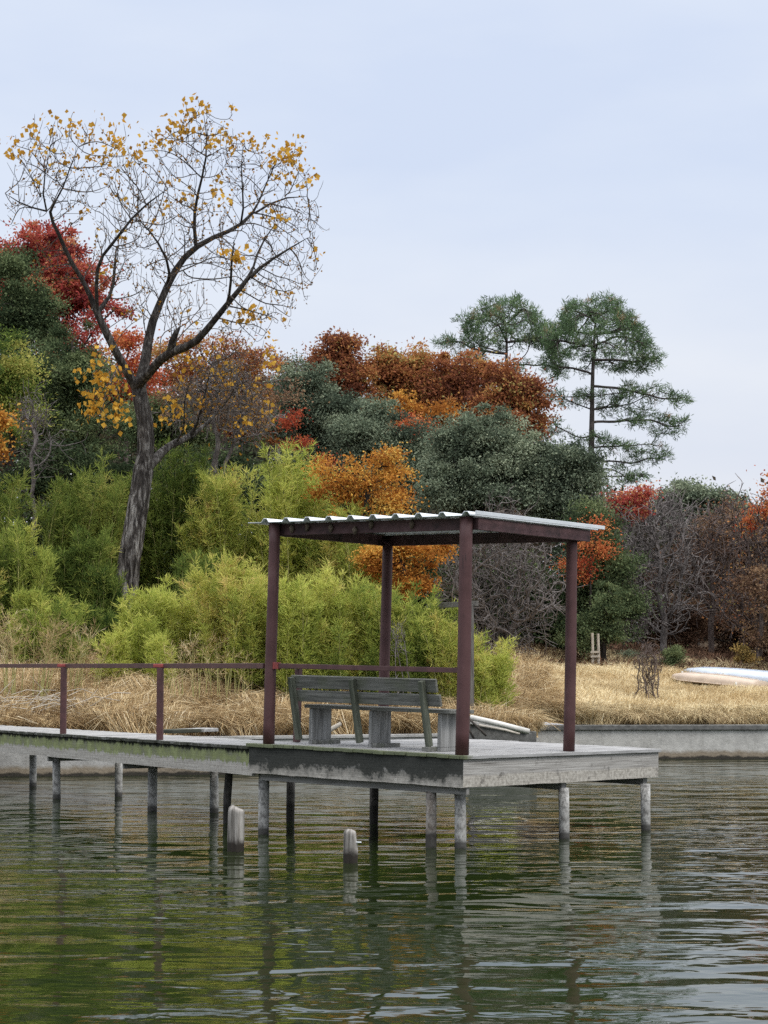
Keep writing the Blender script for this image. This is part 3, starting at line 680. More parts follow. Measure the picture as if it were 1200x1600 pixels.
def bark_mat(name, dark, mid, light, sc=1.0, zs=.14, dist=.03):
    m, t, b, o = mat_new(name); v = coords(t, (10 * sc, 10 * sc, 10 * sc * zs)); n = noise(t, v, 1.6, 6, .7, .6); n2 = noise(t, coords(t), 3, 3, .5)
    c = ramp(t, n, [(.36, dark), (.5, mid), (.66, light)]); c = mixc(t, ramp(t, n2, [(.4, g3(0)), (.7, g3(.4))]), c, dark)
    t.links.new(c, b.inputs['Base Color']); b.inputs['Roughness'].default_value = .95; b.inputs['Specular IOR Level'].default_value = .1
    bump(t, b, n, dist, 1.0); return m
B_COT = bark_mat('cottonwood bark', (.012, .010, .009), (.085, .076, .07), (.40, .385, .36), .80, .19, .12)
def dark_limbs(m, z0, z1, col):
    t = m.node_tree; b = next(n for n in t.nodes if n.type == 'BSDF_PRINCIPLED'); old = b.inputs['Base Color'].links[0].from_socket
    f = ramp(t, math_n(t, 'MULTIPLY', zpos(t), .05), [(z0 * .05, g3(0)), (z1 * .05, g3(.75))]); t.links.new(mixc(t, f, old, col), b.inputs['Base Color'])
dark_limbs(B_COT, 4.0, 8.0, (.035, .031, .029))
B_TWIG = bark_mat('cottonwood twigs', (.045, .038, .034), (.085, .072, .064), (.15, .13, .115), 1, .3, .005)
B_OAK = bark_mat('dark bark', (.012, .010, .009), (.035, .030, .026), (.08, .07, .062), 1, .2, .02)
B_GREY = bark_mat('grey twig bark', (.07, .061, .057), (.155, .137, .13), (.26, .235, .225), 1, .3, .01)
B_BROWN = bark_mat('brown twig bark', (.060, .047, .042), (.135, .105, .094), (.23, .185, .168), 1, .3, .01)
B_PINE = bark_mat('pine bark', (.030, .026, .024), (.085, .072, .066), (.15, .13, .12), 1, .25, .02)

L_BAM = leaf_mat('bamboo leaves', [(0, (.085, .13, .032)), (.3, (.26, .32, .068)), (.6, (.47, .50, .115)), (.85, (.62, .56, .16)), (1, (.60, .44, .17))], .44)
L_BAMD = leaf_mat('deep bamboo leaves', [(0, (.040, .072, .022)), (.35, (.125, .175, .040)), (.7, (.27, .325, .075)), (1, (.46, .42, .12))], .38)  # darker bamboo green; on the clumps it also carries the hollows' shade
L_LIME = leaf_mat('lime bamboo leaves', [(0, (.16, .21, .048)), (.35, (.40, .46, .095)), (.75, (.61, .61, .16)), (1, (.66, .57, .19))], .46)
L_OAK = leaf_mat('live oak leaves', [(0, (.062, .080, .056)), (.35, (.145, .182, .122)), (.7, (.235, .275, .185)), (1, (.35, .385, .26))], .24)
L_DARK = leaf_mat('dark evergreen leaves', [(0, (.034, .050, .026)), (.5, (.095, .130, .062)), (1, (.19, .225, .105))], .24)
L_RUST = leaf_mat('rust oak leaves', [(0, (.13, .052, .034)), (.35, (.28, .105, .055)), (.7, (.44, .19, .075)), (.9, (.55, .32, .11)), (1, (.42, .36, .13))], .38)
L_RED = leaf_mat('red leaves', [(0, (.17, .036, .036)), (.5, (.43, .085, .072)), (.85, (.54, .18, .105)), (1, (.58, .33, .14))], .4)
L_ORANGE = leaf_mat('orange leaves', [(0, (.26, .095, .025)), (.4, (.50, .22, .050)), (.75, (.64, .34, .07)), (1, (.66, .45, .12))], .35)
L_REDOR = leaf_mat('red orange leaves', [(0, (.26, .045, .028)), (.5, (.48, .115, .055)), (1, (.56, .25, .085))], .32)
L_GOLD = leaf_mat('golden leaves', [(0, (.15, .075, .02)), (.25, (.38, .19, .03)), (.6, (.56, .31, .045)), (1, (.66, .42, .085))], .35)
L_PINE = leaf_mat('pine needles', [(0, (.060, .10, .055)), (.5, (.135, .205, .105)), (.85, (.21, .285, .14)), (1, (.30, .22, .12))], .25)
L_DRAB = leaf_mat('drab brown leaves', [(0, (.07, .042, .030)), (.5, (.17, .10, .066)), (1, (.29, .19, .11))], .25)
L_YEL = leaf_mat('yellow green leaves', [(0, (.10, .085, .03)), (.5, (.27, .20, .075)), (1, (.48, .33, .12))], .35)

def lobes_world(lobes, d, depth=1.0):
    out = []
    for q in lobes:
        px, py, rx, ry = q[:4]; dd = d + (q[4] if len(q) > 4 else 0); s = ppm(dd)
        out.append((at(px, py, dd), np.array((rx / s, max(rx, ry) / s * depth, ry / s))))
    return out
def clump_points(lobes, n, shell=.62):
    vol = np.array([r[0] * r[2] * (r[1] ** .5) for c, r in lobes]) ** .8; k = rng.choice(len(lobes), n, p=vol / vol.sum()); out = []
    for i in k:
        c, r = lobes[i]; v = unit(rng.normal(size=3)); f = rng.uniform(shell, 1.0) if rng.random() < .75 else rng.uniform(.1, shell)
        out.append(c + v * r * f)
    return np.array(out)

def sub_lobes(W, k=8, lo=.22, hi=.46, flat=True):
    """break each big lobe into boughs of its own, so that the outline is uneven and gaps stay open"""
    out = []
    for c, r in W:
        for _ in range(k):
            v = unit(rng.normal(size=3)); v[2] = v[2] * .9 + .10; f = rng.uniform(lo, hi) * (1.15 if rng.random() < .4 else .85)
            out.append((c + v * r * min(1.0, rng.uniform(.45, 1.12) - f * .35), r * f * np.array((1.3, 1.3, .62 if flat else 1.0))))
    return out
def crown_tree(name, label, cat, px_base, d, lobes, leaf, bark, nclump=220, per=110, cr=.5, lsize=(.10, .055), group=None, trunk_r=None, dens=1.0,
               tshift=0.0, tone=.25, depth=.9, shell=.62, twig=.014, flat=.75, lean=None, up=0.0, mixleaf=None):
    """a tree: limbs grown to every leaf clump, crown of many small leaves in clumps"""
    W = lobes_world(lobes, d, depth); base = at(px_base, 1000, d); base[2] = gz(base[0], d) - .15
    nclump = int(nclump * 1.25); per = per * .80; W2 = [q for q in sub_lobes(W, 10) if rng.random() > .26]; C = clump_points(W2, nclump, shell)
    ns = max(4, nclump // 6); k = rng.integers(0, len(W), ns); sv = unit(rng.normal(size=(ns, 3)) + (0, 0, .35)); C[:ns] = np.array([W[i][0] + v * W[i][1] * rng.uniform(.95, 1.32) for i, v in zip(k, sv)])   # stray sprigs break the outline
    small_ = np.ones(nclump); small_[:ns] = .62; rel = C - base
    zmin = max(.5, rel[:, 2].min()); h0 = max(1.0, zmin * .75)
    n0 = max(3, int(h0 / .5)); ctr = rel.mean(0); trunk = []
    for i in range(n0 + 1):
        f = i / n0; trunk.append((ctr[0] * .35 * f * f + .06 * math.sin(f * 5 + px_base), ctr[1] * .35 * f * f, h0 * f))
    size = np.ptp(rel, axis=0).max(); st = max(.3, size * .055)
    P, par = colonize(trunk, list(range(-1, n0)), rel, step=st, infl=st * 6, kill=st * 1.1, iters=90, wob=.22)
    r = pipe_radius(par, twig, 2.25); k = (trunk_r or max(.10, size * .028)) / r[0]
    r = np.where(r > twig * 1.05, twig + (r - twig) * max(.4, k), r)
    e = empty(name, label, cat, base, group); V, F, _ = tubes(P, par, r, 8, .06); array_mesh('trunk', V, F, bark, e, smooth=True)
    m = int(per * dens * 1.5); lsize = (lsize[0] * .80, lsize[1] * .78); n = nclump * m
    cen = np.array([c for c, _ in W2]) - base; own = ((rel[:, None] - cen[None]) ** 2).sum(-1).argmin(1); btone = rng.normal(0, tone * .6, len(W2))
    tcl = np.clip(rng.normal(.45 + tshift, tone * .85, nclump) + btone[own] * 1.4, 0, 1)
    off = rng.normal(size=(nclump, m, 3)) * (cr * .66 * small_[:, None, None] * rng.uniform(.5, 1.45, (nclump, 1, 1)) ** 1.2) * np.array((.66, .66, .5 * flat))
    LP = (rel[:, None] + off).reshape(-1, 3); out = unit(off.reshape(-1, 3)) * .8
    V, F = leaf_quads(LP, rng.uniform(.7, 1.3, n) * lsize[0], rng.uniform(.7, 1.3, n) * lsize[1], out, .8, up)
    t = np.clip(np.repeat(tcl, m) + rng.normal(0, .15, n), 0, 1)
    array_mesh('crown', V, F, leaf, e, t); return e

def bare_tree(name, label, cat, px_base, d, lobes, bark, nattr=900, step=.28, trunk_r=.12, tip=.010, leaf=None, nleaf=0, lsize=(.08, .05), group=None, kill=.4, wob=.3, grav=(0, 0, .04), bush=False, tshift=0):
    W = lobes_world(lobes, d, .8); base = at(px_base, 1000, d); base[2] = gz(base[0], d) - .1
    C = clump_points(W, int(nattr * 1.8), .3) - base; kill *= .8
    if bush: seeds = [(rng.normal() * .25, rng.normal() * .25, 0) for _ in range(7)]; sp = [-1] * 7
    else:
        h0 = max(.8, C[:, 2].min() * .6 + .3); n0 = max(2, int(h0 / .4)); seeds = [(.05 * math.sin(i * 1.3), .05 * math.cos(i), h0 * i / n0) for i in range(n0 + 1)]; sp = list(range(-1, n0))
    P, par = colonize(seeds, sp, C, step, step * 6, kill, 140, grav, wob)
    if not bush: P, par = add_twigs(P, par, np.arange(len(seeds), len(P)), .6, step * 2.4, 4, max(-.1, grav[2] * 2), .4)
    r0 = pipe_radius(par, tip, 2.35); P, par = add_twigs(P, par, np.nonzero(r0 < tip * 3.0)[0], .75, step * 1.7, 3, max(-.1, grav[2] * 2), .4)
    r = pipe_radius(par, tip, 2.5); k = trunk_r / r[:3].max(); r = np.where(r > tip * 1.05, tip + (r - tip) * max(.3, k), r)
    e = empty(name, label, cat, base, group); V, F, kids = tubes(P, par, r, 7, .05); array_mesh('trunk', V, F, bark, e, smooth=True)
    if nleaf:
        tips = np.array([i for i in range(len(P)) if len(kids[i]) == 0 or r[i] < tip * 2.2]); k = rng.choice(tips, nleaf)
        V, F = leaf_quads(P[k] + rng.normal(size=(nleaf, 3)) * .12, rng.uniform(.7, 1.3, nleaf) * lsize[0], rng.uniform(.7, 1.3, nleaf) * lsize[1], None, 1, -.3)
        tk = np.clip(rng.normal(.5 + tshift, .22, nleaf), 0, 1); array_mesh('crown', V, F, leaf, e, tk)
    return e

# ================================================================== the big cottonwood, its limbs laid out in space
CD = 46.0; CB = at(194, 1000, CD); CB[2] = gz(CB[0], CD) - .2
limbs = [   # (photo column, row, metres nearer (-) or farther (+), radius)
    ('root', [(193, 1010, 0, .40), (194, 960, 0, .36), (199, 905, 0, .335), (207, 850, 0, .315), (216, 790, 0, .30), (225, 735, .05, .285), (229, 690, .1, .235), (228, 655, .1, .22), (221, 625, .1, .215), (213, 605, .1, .21)]),
    ('root:9', [(203, 590, .0, .17), (190, 567, -.2, .16), (177, 541, -.4, .15), (164, 517, -.5, .145), (152, 490, -.6, .13), (141, 462, -.7, .095), (131, 437, -.8, .085), (112, 414, -.9, .08), (102, 392, -1, .075), (94, 368, -1.1, .07), (82, 346, -1.2, .062), (73, 330, -1.2, .055)]),
    ('1:4', [(158, 478, -.4, .09), (172, 466, -.2, .075), (179, 445, 0, .065), (178, 415, .2, .055), (182, 385, .4, .04)]),
    ('1:4', [(151, 450, -.9, .075), (150, 420, -1.1, .07), (158, 398, -1.2, .062), (176, 383, -1.3, .058), (190, 362, -1.5, .052), (204, 342, -1.5, .045), (228, 318, -1.5, .035), (262, 295, -1.6, .025)]),
    ('1:11', [(64, 308, -1.3, .036), (70, 270, -1.4, .028), (78, 235, -1.5, .02)]),
    ('1:11', [(50, 325, -1.0, .036), (30, 318, -.8, .028), (8, 302, -.6, .018)]),
    ('1:11', [(86, 318, -1.5, .036), (100, 295, -1.7, .028), (108, 262, -1.8, .022), (122, 230, -1.9, .016)]),
    ('root:9', [(222, 590, .3, .20), (230, 560, .4, .19), (230, 528, .5, .175), (238, 502, .6, .16), (250, 474, .7, .145), (261, 448, .8, .135), (274, 420, .8, .125), (288, 402, .9, .115), (306, 384, 1, .105), (335, 369, 1.2, .09), (358, 362, 1.3, .08), (376, 352, 1.4, .07), (398, 333, 1.6, .055), (422, 318, 1.8, .042), (445, 306, 2, .032), (480, 307, 2.2, .02)]),
    ('7:8', [(303, 358, .9, .07), (303, 330, .8, .062), (308, 306, .7, .054), (316, 278, .6, .045), (323, 245, .5, .034), (325, 212, .5, .024), (318, 176, .4, .014)]),
    ('7:5', [(268, 430, .3, .06), (262, 405, .0, .05), (247, 378, -.3, .042), (232, 358, -.5, .034), (218, 345, -.6, .025)]),
    ('7:11', [(382, 325, 1.2, .04), (380, 300, 1.1, .032), (374, 262, 1.0, .022), (380, 225, 1, .014)]),
    ('7:12', [(410, 300, 1.9, .032), (425, 265, 2.1, .024), (440, 235, 2.2, .014)]),
    ('root:9', [(232, 585, -.3, .17), (250, 560, -.7, .165), (268, 546, -1.1, .165), (290, 546, -1.4, .15), (308, 534, -1.6, .13), (322, 516, -1.8, .12), (338, 497, -2, .11), (354, 477, -2.1, .10), (373, 452, -2.2, .09), (392, 433, -2.3, .078), (404, 418, -2.3, .065), (428, 404, -2.3, .05), (452, 388, -2.3, .036), (480, 372, -2.2, .022)]),
    ('12:7', [(362, 445, -2.6, .05), (360, 410, -2.9, .04), (366, 375, -3, .03)]),
    ('12:9', [(400, 400, -2.0, .04), (412, 372, -1.8, .03), (430, 350, -1.6, .02)]),
    ('12:2', [(268, 532, -1.3, .13), (276, 518, -1.4, .10), (281, 511, -1.4, .075)]),
    ('root:5', [(240, 722, .5, .19), (255, 703, .9, .16), (276, 691, 1.4, .14), (300, 682, 1.9, .115), (325, 660, 2.2, .08), (350, 630, 2.4, .055), (380, 600, 2.5, .035)]),
    ('16:3', [(312, 650, 1.4, .06), (322, 610, 1.2, .045), (330, 570, 1.0, .03)]),
    ('16:2', [(290, 665, .6, .05), (286, 630, .2, .035), (300, 590, -.2, .025)]),
]
SP_, SPAR, FIX, idxs = [], [], {}, []
for kname, pts in limbs:
    ids = []
    if kname == 'root': p = -1
    elif kname.startswith('root:'): p = idxs[0][int(kname[5:])]
    else: a, b = kname.split(':'); p = idxs[int(a)][int(b)]
    for px, py, dd, r in pts:
        q = at(px, py, CD + dd) - CB; r = r * (.80 if kname == 'root' else .50 if kname[:3] in ('16:',) else .60)
        if p >= 0:                                   # subdivide long steps so twigs can start anywhere
            a = SP_[p]; L = np.linalg.norm(q - a); n = max(1, int(L / .3))
            for j in range(1, n):
                SP_.append(a + (q - a) * j / n + rng.normal(size=3) * .012); SPAR.append(p); p = len(SP_) - 1
        SP_.append(q); SPAR.append(p); p = len(SP_) - 1; FIX[p] = r; ids.append(p)
    idxs.append(ids)
EL = [(70, 250, 62, 72, -1.4), (112, 205, 40, 40, -1.7), (38, 310, 40, 45, -.9), (120, 300, 50, 60, -1.6), (185, 262, 55, 60, -1.4), (225, 300, 60, 70, -.6), (300, 330, 70, 70, .5),
      (318, 215, 62, 62, .5), (265, 225, 45, 45, 0), (385, 270, 55, 60, 1.3), (450, 260, 38, 45, 2), (440, 330, 62, 55, 1.6), (350, 400, 70, 60, .3), (440, 400, 62, 60, -1.6), (420, 460, 62, 55, -2),
      (480, 340, 32, 44, 2), (488, 300, 22, 26, 2.2), (470, 420, 34, 40, -2), (380, 500, 50, 40, -2), (250, 400, 60, 60, .3), (185, 400, 55, 60, -.3), (200, 340, 60, 50, -1), (215, 470, 50, 40, 0), (90, 400, 40, 45, -.8), (290, 480, 60, 40, -.8), (350, 560, 70, 45, .6), (330, 610, 70, 60, 1), (390, 620, 50, 55, 2)]
EL = [(a, b + 11, c, d_, e_) for a, b, c, d_, e_ in EL]
W = lobes_world(EL, CD, 1.0); A = clump_points(W, 7600, .35) - CB
P, par = colonize(SP_, SPAR, A, .17, 1.5, .185, 150, (0, 0, .38), .16)
okn = np.arange(len(SP_), len(P)); P, par = add_twigs(P, par, okn, .42, .36, 4, .8, .22)
fx = {}; nseed = len(SP_)
for kname, pts in limbs: pass
r = pipe_radius(par, .0060, 2.6)   # twig ends
# limb radii: interpolate the laid out radius along the skeleton
rs = np.zeros(nseed); known = np.zeros(nseed, bool)
for i, v in FIX.items(): rs[i] = v; known[i] = True
for i in range(nseed - 1, -1, -1):
    if not known[i]:
        kids_ = [j for j in range(i + 1, min(nseed, i + 3)) if SPAR[j] == i]; rs[i] = rs[kids_[0]] if kids_ else .02
r[:nseed] = rs; r[nseed:] = np.minimum(r[nseed:], .019)
ct = empty('cottonwood_tree', 'tall half bare cottonwood with golden leaves left at its top, furrowed grey trunk', 'tree', CB)
isl = np.arange(len(P)) < nseed; sub = np.array(SPAR)
def furrow(V, F): return V
V0, F0, _ = tubes(P[:nseed], sub, rs, 26, .06, 1)
# twigs: everything grown from the limbs
r2 = r.copy(); V, F, kids = tubes(P, np.where(isl, -1, par), r2, 6)
nf = len(F0); o = array_mesh('trunk', np.concatenate([V0, V]), np.concatenate([F0, F + len(V0)]), B_COT, ct, smooth=True); o.data.materials.append(B_TWIG)
o.data.polygons.foreach_set('material_index', np.r_[np.zeros(nf, np.int32), np.ones(len(F), np.int32)])
tips = np.array([i for i in range(nseed, len(P)) if len(kids[i]) == 0]); tw = np.array([i for i in range(nseed, len(P)) if r[i] < .016])
G = P[tips] + CB
def to_px(G):
    rel = G - CAMP; y = rel[:, 1] * CP + rel[:, 2] * SP; z = -rel[:, 1] * SP + rel[:, 2] * CP; return 600 + FPX * rel[:, 0] / y, 800 - FPX * z / y
# height of the crown's own top around each tip decides how many leaves still hang there
topz = np.array([G[np.abs(G[:, 0] - g[0]) < .55][:, 2].max() for g in G]); below = topz - G[:, 2]
keep = np.where(below < .45, 1.0, np.where(below < 1.0, .42, .025)); fall = np.sin(P[tips][:, 0] * 2.1 + 1) * .5 + .6; keep = keep * np.where(below < .9, np.clip(fall + .25, .2, 1), 1)
sel = tips[rng.random(len(tips)) < keep]; LP = np.repeat(P[sel], 7, 0) + rng.normal(size=(len(sel) * 7, 3)) * (.11, .11, .09)
hang = [(160, 590, 46, 58, -1.0), (145, 635, 36, 36, -1.0), (185, 640, 30, 38, -.9), (370, 400, 24, 24, -2.9), (385, 490, 45, 20, -2.2), (300, 560, 60, 30, .2), (420, 560, 20, 50, .8), (270, 640, 50, 40, .8)]
hn = (120, 70, 60, 40, 40, 40, 30, 50); hp = np.concatenate([clump_points([q], k, .3) - CB for q, k in zip(lobes_world(hang, CD, .8), hn)])
small = rng.choice(tw, 2300); SPt = P[small] + rng.normal(size=(2300, 3)) * .04
LPa = np.concatenate([LP, hp, SPt]); n = len(LPa); L = np.concatenate([rng.uniform(.07, .15, len(LP)), rng.uniform(.09, .15, len(hp)), rng.uniform(.035, .07, 2300)])
V, F = leaf_quads(LPa, L, L * .95, None, .8, -.9)
t = np.clip(np.concatenate([rng.normal(.58, .2, len(LP)), rng.normal(.62, .2, len(hp)), rng.normal(.12, .13, 2300)]), 0, 1)
array_mesh('crown', V, F, L_GOLD, ct, t)
# the low yellow spray hangs on thin branches of its own
W = lobes_world(hang[:3], CD, .8); A = clump_points(W, 160, .3) - CB; k0 = idxs[1][1]
Pq, pq = colonize([P[k0]], [-1], A, .2, 9, .25, 90, (0, 0, -.02), .25); V, F, _ = tubes(Pq, pq, pipe_radius(pq, .008, 2.5)); array_mesh('low_branch', V, F, B_TWIG, ct)

# ================================================================== bamboo: clumps of canes along the bank
def bamboo(label, px, d, wpx, top, leaf, ncane=70, per=230, lsize=(.15, .020), tshift=0.0, lean=0.0, group='bamboo clumps along the bank', dep=.8, hv=.62, edge=1.25, name='bamboo_clump', cat='bamboo'):
    base = at(px, 1000, d); base[2] = gz(base[0], d); s = ppm(d); H = at(px, top, d)[2] - base[2]; Wd = wpx / s
    e = empty(name, label, cat, base, group); ncane = int(ncane * (1.35 if cat == 'bamboo' else 1)); per = per * (.82 if cat == 'bamboo' else 1)
    bx = rng.uniform(-.5, .5, ncane) * Wd; byy = rng.uniform(-.5, .5, ncane) * Wd * dep
    tuft = rng.integers(0, 7, ncane); cxs = rng.uniform(-.46, .46, 7) * Wd; cys = rng.uniform(-.46, .46, 7) * Wd * dep; fz = rng.uniform(.72, 1.06, 7)
    bx = cxs[tuft] + rng.normal(0, .11, ncane) * Wd * .7; byy = cys[tuft] + rng.normal(0, .11, ncane) * Wd * dep * .7
    q = np.clip(bx / (Wd / 2), -1.1, 1.1); h = H * fz[tuft] * (1 - hv * rng.random(ncane) ** 1.3) * (1 - .32 * np.abs(q) ** 2.2 * edge)
    ang = rng.uniform(0, 6.28, ncane); arch = rng.uniform(.02, .15, ncane) * h * (1 + .8 * (rng.random(ncane) < .12))
    tx = np.cos(ang) * arch + q * .10 * h + lean * h; ty = np.sin(ang) * arch * .7
    m = 8; u = np.linspace(0, 1, m)[None]; gz0 = ground_z(base[0] + bx, base[1] + byy) - base[2] - .05
    C = np.stack([bx[:, None] + tx[:, None] * u ** 1.9, byy[:, None] + ty[:, None] * u ** 1.9, gz0[:, None] + (h[:, None]) * (u - .10 * u ** 3)], -1)
    # canes as slim three sided tubes
    a = np.arange(3) * 2.094; ring = np.stack([np.cos(a), np.sin(a), 0 * a], -1); rad = (.013 * (1.15 - u))[..., None, None]
    X = C[:, :, None] + ring[None, None] * rad; i = (np.arange(ncane)[:, None, None] * m + np.arange(m - 1)[None, :, None]) * 3; j = np.arange(3)[None, None]; j2 = (j + 1) % 3
    array_mesh('canes', X.reshape(-1, 3), np.stack([i + j, i + j2, i + 3 + j2, i + 3 + j], -1).reshape(-1, 4), M_CANE, e)
    # side sprays: short shoots that leave the cane upward and outward, leaves along each
    ns = int(per * 1.45) // 7; lsize = (lsize[0], lsize[1] * .78); su = rng.uniform(.06, 1.0, (ncane, ns)) ** .52; f = su * (m - 1); k = np.minimum(f.astype(int), m - 2); fr = (f - k)[..., None]; ci = np.arange(ncane)[:, None]
    B = C[ci, k] * (1 - fr) + C[ci, k + 1] * fr; az = rng.uniform(0, 6.28, (ncane, ns)); el = rng.uniform(.35, 1.3, (ncane, ns))
    D = np.stack([np.cos(az) * np.cos(el), np.sin(az) * np.cos(el), np.sin(el)], -1); SL = rng.uniform(.10, .36, (ncane, ns)) * (1.15 - .5 * su) * (lsize[0] / .15)
    w_ = np.linspace(.15, 1, 7)[None, None, :, None]
    Q = B[:, :, None] + D[:, :, None] * w_ * SL[..., None, None] + np.array((0, 0, -.10)) * w_ ** 2 * SL[..., None, None]
    LP = Q.reshape(-1, 3); n = len(LP); Dn = np.repeat(D.reshape(-1, 3), 7, 0)
    V, F = leaf_quads(LP, rng.uniform(.6, 1.25, n) * lsize[0], rng.uniform(.7, 1.3, n) * lsize[1], Dn * .9, .55, .12)
    tc_ = (rng.normal(.42 + tshift, .09, ncane) + rng.normal(0, .10, 7)[tuft])[:, None, None] + rng.normal(0, .12, (ncane, ns))[..., None] + rng.normal(0, .07, (ncane, ns, 7)) + .10 * (su[..., None] - .5) + .30 * np.clip(.34 - su[..., None], 0, 1)
    array_mesh('leaves', V, F, leaf, e, np.clip(tc_.reshape(-1), 0, 1)); return e
M_CANE = plain('bamboo canes', (.34, .32, .12), .6, .4, 4, 0, 0)
BG = 'bamboo clumps along the bank'
for a in (
    # front row
    ('bright bamboo clump just right of the cottonwood foot', 268, 39.6, 120, 862, L_LIME, 84, 260, (.15, .02), .06),
    ('tall yellow green bamboo clump behind the left shelter post', 365, 39.0, 170, 826, L_BAM, 100, 260, (.15, .02), .18),
    ('light bamboo clump under the left half of the shelter roof', 465, 38.5, 150, 832, L_LIME, 90, 260, (.15, .02), .02),
    ('green bamboo clump behind the bench and rear shelter post', 560, 38.5, 150, 850, L_BAM, 90, 260, (.15, .02), .0),
    ('dense green bamboo clump between rear and front shelter posts', 650, 38.6, 120, 895, L_BAM, 76, 260, (.14, .019), -.12),
    ('rounded bamboo clump against the grey timber post', 700, 38.4, 110, 945, L_BAM, 64, 240, (.13, .018), .14),
    ('low yellowing bamboo clump at the edge of the dry field', 752, 38.8, 76, 958, L_LIME, 46, 210, (.13, .018), .10, .06),
    ('low lime bamboo sprays in front of the taller clumps', 215, 38.4, 90, 935, L_LIME, 34, 200, (.14, .018), .08),
    ('low leafy bamboo at the photo edge above the straw bank', 62, 39.6, 110, 900, L_BAM, 50, 220, (.15, .02), -.10),
    ('leafy bamboo clump at the photo edge above the straw bank', 20, 41.0, 150, 770, L_BAM, 84, 240, (.16, .02), -.12),
    ('dark olive bamboo clump left of the cottonwood trunk', 118, 43.5, 110, 790, L_BAMD, 80, 240, (.16, .02), -.02),
    ('shaded deep green bamboo clump at the foot of the cottonwood', 150, 42.0, 90, 930, L_BAMD, 46, 220, (.16, .02), -.14),
    ('shaded bamboo clump between the trunk and the shelter', 305, 44.0, 120, 840, L_BAMD, 54, 220, (.16, .02), -.14),
    # second row up the slope
    ('broad bamboo clump on the slope at far left', 25, 47, 170, 672, L_BAMD, 90, 230, (.19, .025), .08),
    ('feathery bamboo clump on the slope left of the trunk', 135, 48, 140, 676, L_BAMD, 84, 230, (.19, .025), .16),
    ('tall bamboo clump behind the cottonwood trunk', 215, 49, 110, 655, L_BAMD, 70, 230, (.19, .025), .10),
    ('tall bamboo clump right behind the second cottonwood stem', 290, 49, 110, 672, L_BAMD, 70, 230, (.19, .025), -.1),
    ('upper bamboo clump left above the shelter roof', 370, 48, 130, 690, L_BAM, 84, 230, (.19, .025), .14),
    ('pale lime bamboo clump rising above the shelter roof', 455, 47, 130, 668, L_LIME, 90, 230, (.19, .025), .0),
    ('mid green bamboo clump behind the shelter roof corner', 530, 46, 130, 755, L_BAM, 76, 230, (.17, .023), .10),
):
    bamboo(*a)
# tall dry reeds at the left edge
M_STRAW = leaf_mat('dry straw', [(0, (.13, .08, .045)), (.4, (.46, .325, .17)), (.75, (.64, .51, .30)), (1, (.76, .66, .47))], .3)
bamboo('tall dry tan reeds at the left end of the handrail', 30, 36.8, 90, 915, M_STRAW, 26, 36, (.22, .008), .0, .05, None, .6, .4, .3, 'reed_clump', 'reeds')
bamboo('thin dry reeds below the cottonwood trunk', 120, 37.2, 70, 960, M_STRAW, 16, 30, (.2, .008), .05, .12, None, .6, .4, .3, 'reed_clump', 'reeds')
bamboo('dry yellow stalks in front of the bamboo beside the left shelter post', 330, 37.0, 170, 985, M_STRAW, 22, 32, (.18, .008), .1, .0, None, .5, .5, .3, 'reed_clump', 'reeds')

# ================================================================== trees
OG = 'live oaks below the rust trees'
T = crown_tree
T('maple_tree', 'crimson maple crown rising at the left edge', 'tree', 60, 74, [(30, 420, 62, 55), (95, 430, 62, 62), (130, 490, 52, 50), (20, 480, 50, 60), (95, 530, 60, 50), (60, 380, 50, 25)], L_RED, B_OAK, 260, 120, .62, (.16, .10), tshift=.05)
T('evergreen_tree', 'very dark evergreen in front of the crimson maple', 'tree', 30, 62, [(22, 470, 44, 70), (52, 490, 34, 40), (20, 560, 60, 60), (70, 580, 60, 55)], L_DARK, B_OAK, 230, 130, .55, (.13, .06), tshift=-.05)
T('cedar_tree', 'dark green cedar mass behind the yellow leaves left of the trunk', 'tree', 90, 56, [(60, 600, 70, 70), (120, 580, 60, 60), (135, 650, 70, 60), (50, 670, 70, 50)], L_DARK, B_OAK, 280, 140, .5, (.11, .045), tshift=.12)
T('evergreen_tree', 'brighter green bushy tree at the left edge above the bamboo', 'tree', 10, 53, [(0, 590, 42, 60), (10, 650, 40, 40)], L_BAMD, B_OAK, 110, 120, .5, (.12, .05), tshift=.0)
T('maple_tree', 'small orange tree cut by the left edge of the photo', 'tree', -10, 46.5, [(-12, 670, 20, 28), (-20, 700, 22, 24)], L_ORANGE, B_OAK, 36, 60, .35, (.10, .07))
T('oak_tree', 'muted rust brown oak behind the bare cottonwood limbs', 'tree', 330, 76, [(330, 570, 60, 48), (390, 590, 55, 55), (270, 590, 50, 50), (360, 650, 80, 50), (430, 650, 45, 40)], L_RUST, B_BROWN, 230, 75, .62, (.14, .08), tshift=.10)
T('maple_tree', 'orange red tree peeping out behind the cottonwood fork', 'tree', 205, 70, [(200, 560, 40, 40), (170, 610, 45, 50), (230, 620, 40, 40), (130, 640, 40, 30)], L_REDOR, B_BROWN, 120, 75, .55, (.13, .08), tshift=.1)
T('oak_tree', 'tawny leafed tree with thin crown right of the cottonwood fork', 'tree', 360, 60, [(370, 640, 70, 50), (310, 640, 50, 40), (430, 610, 40, 45)], L_DRAB, B_BROWN, 90, 34, .5, (.11, .065), tshift=.2)
T('oak_tree', 'reddish brown oak, first of the rust crowns from the cottonwood', 'tree', 530, 84, [(530, 568, 44, 38), (505, 590, 30, 30), (555, 600, 35, 30), (525, 640, 50, 40)], L_RUST, B_OAK, 190, 110, .6, (.17, .10), tshift=-.12)
